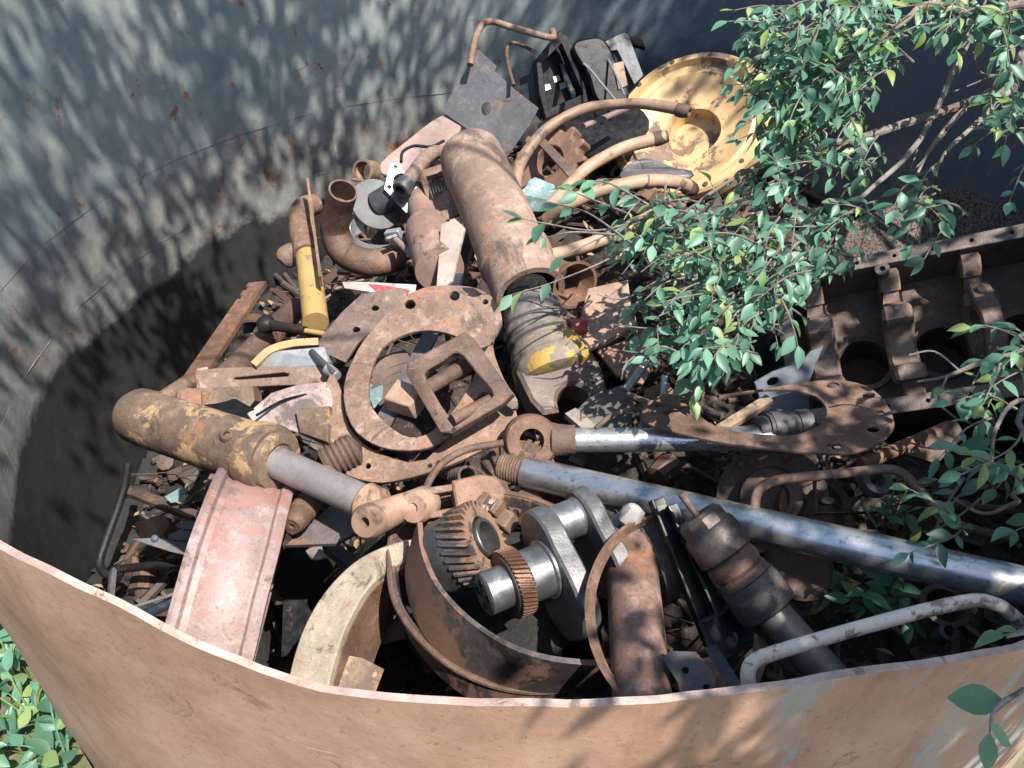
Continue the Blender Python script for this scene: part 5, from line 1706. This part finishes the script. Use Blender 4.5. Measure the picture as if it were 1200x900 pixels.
# limbs in view (depth along the view axis grows a little towards the tank's middle)
LA = limb([fork, V((2.5, 1.9, 1.7)), AD(1250, 50, 2.5), AD(1200, 84, 2.5), AD(1179, 108, 2.5), AD(1130, 122, 2.48), AD(1067, 143, 2.45), AD(1004, 163, 2.4), AD(955, 172, 2.38), AD(900, 188, 2.35), AD(850, 215, 2.3), AD(800, 250, 2.28)], .026, .004)
LB = limb([AD(1150, 18, 2.45), AD(1130, 56, 2.4), AD(1116, 87, 2.38), AD(1095, 133, 2.36), AD(1067, 178, 2.32), AD(1025, 217, 2.28), AD(990, 248, 2.25), AD(937, 283, 2.22), AD(906, 311, 2.2), AD(880, 345, 2.18), AD(840, 400, 2.15)], .010, .003)
LC = limb([AD(1185, 104, 2.48), AD(1150, 140, 2.45), AD(1130, 157, 2.42), AD(1109, 178, 2.4), AD(1095, 206, 2.38)], .010, .004)
LD = limb([AD(1130, 128, 2.46), AD(1105, 155, 2.44), AD(1090, 175, 2.42), AD(1072, 208, 2.4)], .009, .004)
LE = limb([V((2.55, 1.75, 1.75)), AD(1240, 0, 2.3), AD(1150, 18, 2.28), AD(1110, 8, 2.26), AD(1081, 7, 2.25), AD(1056, 28, 2.25), AD(1010, 60, 2.25), AD(960, 90, 2.25), AD(930, 120, 2.25)], .014, .003)
LF = limb([fork, V((2.4, 2.2, 2.0)), AD(1130, -60, 2.5), AD(1040, -30, 2.45), AD(960, 0, 2.4), AD(922, 40, 2.36), AD(920, 95, 2.34), AD(935, 150, 2.32), AD(930, 220, 2.3)], .016, .003)
LG = limb([V((2.5, 1.4, 1.5)), AD(1270, 400, 1.95), AD(1200, 413, 1.95), AD(1150, 425, 1.96), AD(1110, 440, 1.97), AD(1075, 448, 1.98)], .012, .0025)
LH = limb([V((2.4, 1.5, 1.2)), AD(1260, 500, 1.9), AD(1200, 470, 1.92), AD(1168, 500, 1.9), AD(1160, 545, 1.88)], .010, .003)
LI = limb([V((2.3, 1.3, 1.0)), AD(1250, 560, 1.9), AD(1190, 590, 1.9), AD(1150, 600, 1.9), AD(1100, 575, 1.9)], .009, .003)
LJ = limb([V((2.2, .8, 1.2)), AD(1700, 690, 1.35), AD(1400, 705, 1.28), AD(1280, 725, 1.25), AD(1200, 742, 1.22), AD(1180, 748, 1.22)], .006, .002)
LK = limb([V((2.0, .6, .9)), AD(1700, 690, 1.3), AD(1450, 725, 1.2), AD(1290, 772, 1.13), AD(1200, 808, 1.1), AD(1165, 830, 1.08), AD(1160, 845, 1.08)], .005, .002)

def shades_gland(p, k=1.0):
    for (x, y, r_) in ((622, 370, .11), (640, 410, .12), (655, 450, .12), (660, 480, .10)):
        d_ = p - A(x, y, .54)
        tt_ = d_.dot(SUN)
        if tt_ > .05 and (d_ - SUN * tt_).length < r_ * k:
            return True
    return False
# sprigs filling the leafy mass
masses = [([(885, 5), (1040, 0), (1075, 35), (1030, 90), (1010, 160), (1040, 215), (1000, 300), (940, 345), (905, 330), (850, 330), (800, 320), (730, 300), (690, 280), (735, 235), (860, 240), (905, 180), (880, 110)], 2.3, 185),
          ([(690, 290), (900, 270), (935, 330), (905, 400), (850, 425), (800, 410), (765, 440), (752, 412), (748, 365), (728, 325)], 2.15, 88),
          ([(880, 10), (1000, 10), (1050, 60), (1000, 130), (920, 190), (885, 120)], 2.38, 50),
          ([(1040, 0), (1200, 0), (1200, 70), (1140, 50), (1080, 40)], 2.3, 26),
          ([(1140, 100), (1200, 90), (1200, 230), (1170, 180)], 2.3, 11),
          ([(1055, 205), (1120, 205), (1110, 275), (1060, 285)], 2.15, 9),
          ([(1140, 420), (1200, 360), (1200, 560), (1150, 560), (1120, 510)], 1.9, 15),
          ([(1085, 570), (1120, 570), (1120, 630), (1085, 640)], 1.88, 2)]
for poly, dep, cnt in masses:
    xs = [p[0] for p in poly]
    ys = [p[1] for p in poly]
    k = 0
    while k < cnt:
        x, y = R_.uniform(min(xs), max(xs)), R_.uniform(min(ys), max(ys))
        if not inside_poly(x, y, poly):
            continue
        k += 1
        dd = dep + R_.uniform(-.16, .14)
        an = math.radians(R_.gauss(150, 38))
        ln = R_.uniform(38, 75) * 2.2 / dd
        x0, y0 = x - math.cos(an) * ln / 2, y - math.sin(an) * ln / 2
        x1, y1 = x + math.cos(an) * ln / 2, y + math.sin(an) * ln / 2
        a_, b_ = AD(x0, y0, dd + .06), AD(x1, y1, dd - .05)
        if shades_gland((a_ + b_) / 2, 1.2):
            continue
        mid = (a_ + b_) / 2 + V((R_.gauss(0, .012), R_.gauss(0, .012), .018))
        T.sprig([a_, mid, b_], size=.050, gap=.037)
# single sprigs one can pick out
for pts in ([(760, 255, 2.28), (700, 270, 2.25), (640, 262, 2.22), (612, 256, 2.2)],
            [(760, 240, 2.28), (715, 215, 2.28), (690, 212, 2.28)],
            [(800, 250, 2.28), (720, 300, 2.24), (650, 330, 2.2), (600, 345, 2.18)],
            [(740, 285, 2.25), (690, 250, 2.24), (655, 240, 2.24)],
            [(740, 262, 2.27), (690, 285, 2.24), (660, 300, 2.22)],
            [(735, 250, 2.28), (690, 232, 2.26), (665, 222, 2.26)],
            [(720, 275, 2.25), (670, 272, 2.23), (635, 280, 2.22)],
            [(770, 330, 2.2), (730, 350, 2.17), (700, 345, 2.15)],
            [(770, 400, 2.14), (735, 425, 2.1), (728, 445, 2.08)],
            [(840, 380, 2.15), (770, 385, 2.12), (715, 380, 2.1)],
            [(850, 410, 2.12), (815, 440, 2.08), (810, 465, 2.05)],
            [(905, 330, 2.18), (925, 370, 2.15), (935, 405, 2.12)],
            [(1168, 500, 1.9), (1160, 535, 1.88), (1150, 560, 1.85)],
            [(1130, 560, 1.9), (1110, 590, 1.87), (1095, 625, 1.85)],
            [(1250, 590, 1.7), (1215, 610, 1.68), (1190, 622, 1.66)],
            [(1215, 735, 1.24), (1195, 740, 1.23), (1178, 744, 1.22)],
            [(1200, 808, 1.1), (1180, 822, 1.09), (1163, 838, 1.08), (1160, 858, 1.08)]):
    T.sprig([AD(*q) for q in pts], size=.062, gap=.036, r=.0032, first=.25)
# bare twigs
for pts in ([(1125, 435, 1.97), (1095, 412, 1.96), (1065, 416, 1.96)], [(1110, 440, 1.96), (1100, 470, 1.95), (1120, 490, 1.94)],
            [(1100, 620, 1.9), (1130, 600, 1.88), (1165, 570, 1.88)], [(1085, 650, 1.85), (1100, 610, 1.87), (1125, 580, 1.88)],
            [(1125, 135, 2.44), (1070, 200, 2.4), (1075, 175, 2.4)], [(1140, 60, 2.4), (1150, 85, 2.4), (1180, 88, 2.42)], [(1165, 88, 2.4), (1115, 108, 2.4), (1112, 100, 2.4)],
            [(870, 260, 2.28), (900, 300, 2.24), (860, 350, 2.2)], [(1000, 163, 2.4), (940, 195, 2.35), (900, 215, 2.33)]):
    T.twigs.tube(catmull([AD(*q) for q in pts], 5), .0026, 5)

# crown beyond the frame: shades the right half, dapples the left wall
def out_of_view(p, mg=60):
    q = project(p)
    return q is None or not (-mg < q[0] < 1200 + mg and -mg < q[1] < 900 + mg)
crown = []
def shade(targets, cnt, t0, t1, spread, size=.075):
    for k in range(cnt):
        q = R_.choice(targets) + V((R_.gauss(0, spread), R_.gauss(0, spread), R_.gauss(0, spread * .5)))
        c0 = q + SUN * R_.uniform(t0, t1)
        for j in range(9):
            p = c0 + V((R_.gauss(0, .09), R_.gauss(0, .09), R_.gauss(0, .06)))
            if p.z > 1.0 and out_of_view(p) and out_of_view(p + V((0, 0, -.1))):
                crown.append(leaf_matrix(p, V((R_.gauss(0, 1), R_.gauss(0, 1), R_.gauss(0, .3))), size * R_.uniform(.75, 1.25)))
tg = [A(x, y, .5) for x in range(880, 1201, 40) for y in range(330, 760, 40)]
shade(tg, 230, 2.0, 3.4, .12)
tg = [wall_hit(x, y) for x in range(380, 880, 40) for y in range(0, 130, 30)]
shade(tg, 150, 3.6, 5.0, .12)
tg = [wall_hit(x, y) for x in range(880, 1200, 40) for y in range(0, 230, 30)]
shade(tg, 120, 3.2, 4.4, .14)
def wall_clumps(cnt, x0, x1, y0, y1, n, s0, s1):
    for k in range(cnt):
        q = wall_hit(R_.uniform(x0, x1), R_.uniform(y0, y1)) + SUN * R_.uniform(3.8, 6.2)
        sg = R_.uniform(s0, s1)
        for j in range(n):
            p = q + V((R_.gauss(0, sg), R_.gauss(0, sg), R_.gauss(0, sg * .7)))
            if out_of_view(p):
                crown.append(leaf_matrix(p, V((R_.gauss(0, 1), R_.gauss(0, 1), R_.gauss(0, .3))), .085 * R_.uniform(.75, 1.25)))
wall_clumps(27, 20, 420, -60, 210, 50, .10, .20)
wall_clumps(14, -60, 330, 200, 480, 46, .10, .18)
tg = [wall_hit(x, y, far=False) for x in range(980, 1200, 40) for y in range(800, 900, 30)]
shade(tg, 150, 2.0, 3.0, .10)
tg = [A(x, y, .4) for x in range(300, 880, 60) for y in range(200, 560, 60)]

for pts in ([(2.6, 1.2, 2.9), (2.0, .4, 3.0), (1.5, -.4, 3.1)], [(2.6, 1.2, 2.9), (1.7, 1.0, 3.5), (.8, .9, 3.8), (0, .8, 3.9)], [(2.3, .6, 3.6), (1.4, 1.4, 4.2), (.5, 2.0, 4.4)],
            [(2.3, .6, 3.6), (2.2, 1.6, 4.0), (1.6, 2.4, 4.2)], [(2.6, 1.2, 2.9), (2.4, 1.8, 3.0), (2.0, 2.0, 3.0)]):
    limb([V(p) for p in pts], .02, .006)

# the gland and yoke of the big cylinder lie in a gap of sunlight
def clear_gap(mats):
    keep = []
    for M_ in mats:
        p = M_.translation
        hit = False
        for (x, y, r_) in ((625, 375, .09), (642, 410, .10), (660, 445, .10), (660, 475, .09)):
            q = A(x, y, .56)
            d_ = p - q
            tt_ = d_.dot(SUN)
            if tt_ > .05 and (d_ - SUN * tt_).length < r_:
                hit = True
        if not hit:
            keep.append(M_)
    return keep
T.leaves = clear_gap(T.leaves)
crown = clear_gap(crown)
# open the crown above the hanging sprigs so that sun reaches them
lit = [m_.translation for m_ in T.leaves if R_.random() < .06]
kept = []
for M_ in crown:
    p = M_.translation
    hit = False
    for q in lit:
        d_ = p - q
        tt_ = d_.dot(SUN)
        if tt_ > .3 and (d_ - SUN * tt_).length_squared < .0036:
            hit = True
            break
    if not hit or R_.random() < .22:
        kept.append(M_)
crown = kept

# split leaves: the 300 that show largest are parts, the rest one mass
scored = []
for M_ in T.leaves:
    p = M_.translation
    q = project(p)
    s = -1
    if q and -5 < q[0] < 1205 and -5 < q[1] < 905:
        n = M_.col[2].to_3d().normalized()
        s = abs(n.dot((p - CAM).normalized())) * (M_.col[0].to_3d().length / q[2]) ** 2
    scored.append((s, M_))
scored.sort(key=lambda e: -e[0])
tl = V(tree.location)
def leaf_part(M_, parent):
    o_ = bpy.data.objects.new('leaf', R_.choice(LEAF_ME))
    M2 = M_.copy()
    M2.translation = M_.translation - V(parent.location)
    o_.parent = parent
    o_.matrix_local = M2
    COL.objects.link(o_)
for s, M_ in scored[:300]:
    leaf_part(M_, tree)
def mass(mats, geo):
    mb_ = MB()
    for M_ in mats:
        vs, fs = R_.choice(geo)
        mb_.add([M_ @ v_ for v_ in vs], fs)
    return mb_
o = part('foliage', mass([m_ for s, m_ in scored[300:]], LEAVES), LEAF_ST, tree, weld=False, angle=180)
o['kind'] = 'stuff'
o = part('crown', mass(crown, LEAVES_LO), LEAF_ST, tree, weld=False, angle=180)
o['kind'] = 'stuff'
o = part('twigs', T.twigs, BARK, tree, weld=False)
o['kind'] = 'stuff'

# ---- plants growing up inside the tank
def small_plant(label, spots, base_z, n, size, grp):
    ctr = A(spots[0], spots[1], base_z)
    pl_ = thing('seedling', label, 'plant', ctr, grp)
    P_ = Plant()
    for k in range(n):
        an = R_.uniform(0, 2 * math.pi)
        tip = ctr + V((math.cos(an) * R_.uniform(.04, .13), math.sin(an) * R_.uniform(.04, .12), R_.uniform(.05, .17)))
        P_.sprig([ctr + V((R_.gauss(0, .01), R_.gauss(0, .01), 0)), (ctr + tip) / 2 + V((0, 0, .03)), tip], size=size, gap=.032, r=.003, first=.3)
    part('stems', P_.twigs, BARK, pl_, weld=False)
    for M_ in P_.leaves:
        leaf_part(M_, pl_)
small_plant('leafy seedling growing from scrap below the long chrome rod', (990, 715), .30, 7, .065, 'seedlings inside the tank')
small_plant('leafy seedling below the chrome rod, nearer the cast ring collar', (1040, 705), .30, 6, .065, 'seedlings inside the tank')
small_plant('dim seedling growing behind the long chrome rod', (1035, 615), .38, 6, .05, 'seedlings inside the tank')

# ---- weeds and grass outside, bottom left
def gp(px, py):
    return A(px, py, FLOOR + .02)
for i, (x, y, n, lb) in enumerate(((20, 790, 7, 'broad-leaved weed highest up beside the tank wall, bottom left'), (45, 850, 8, 'broad-leaved weed in the middle of the bottom left corner'),
                                   (10, 880, 7, 'broad-leaved weed at the very left bottom edge'), (80, 895, 7, 'broad-leaved weed nearest the tank wall at the bottom edge'),
                                   (-40, 820, 6, 'broad-leaved weed half cut by the left edge'))):
    ctr = gp(x, y)
    pl_ = thing('weed', lb, 'weed', ctr, 'weeds on the ground outside the tank')
    P_ = Plant()
    for k in range(n):
        an = R_.uniform(0, 2 * math.pi)
        tip = ctr + V((math.cos(an) * R_.uniform(.05, .16), math.sin(an) * R_.uniform(.05, .16), R_.uniform(.08, .2)))
        P_.sprig([ctr, (ctr + tip) / 2 + V((0, 0, .04)), tip], size=.085, gap=.045, r=.003, first=.35)
    part('stems', P_.twigs, LEAF, pl_, weld=False)
    for M_ in P_.leaves:
        leaf_part(M_, pl_)
gm = MB()
for k in range(5000):
    x, y = R_.uniform(-2.6, -.2), R_.uniform(.1, 1.9)
    if (x - TCX) ** 2 + (y - TCY) ** 2 < (TR + .02) ** 2:
        continue
    p = V((x, y, FLOOR - .01))
    h = R_.uniform(.04, .13)
    d = V((R_.gauss(0, .5), R_.gauss(0, .5), 1)).normalized()
    s_ = V((R_.gauss(0, 1), R_.gauss(0, 1), 0)).normalized() * .003
    gm.add([p - s_, p + s_, p + d * h * .6 + s_ * .6, p + d * h * .6 - s_ * .6, p + d * h + V((d.x, d.y, -.3)) * h * .3], [(0, 1, 2, 3), (3, 2, 4)])
GRASS = leaf_mat('grass', (.08, .13, .03), (.10, .17, .04), (.30, .25, .13), True)
o = part('grass', gm, GRASS, weld=False)
o['kind'] = 'stuff'
tag(o, 'short green grass on the ground outside the tank', 'grass')
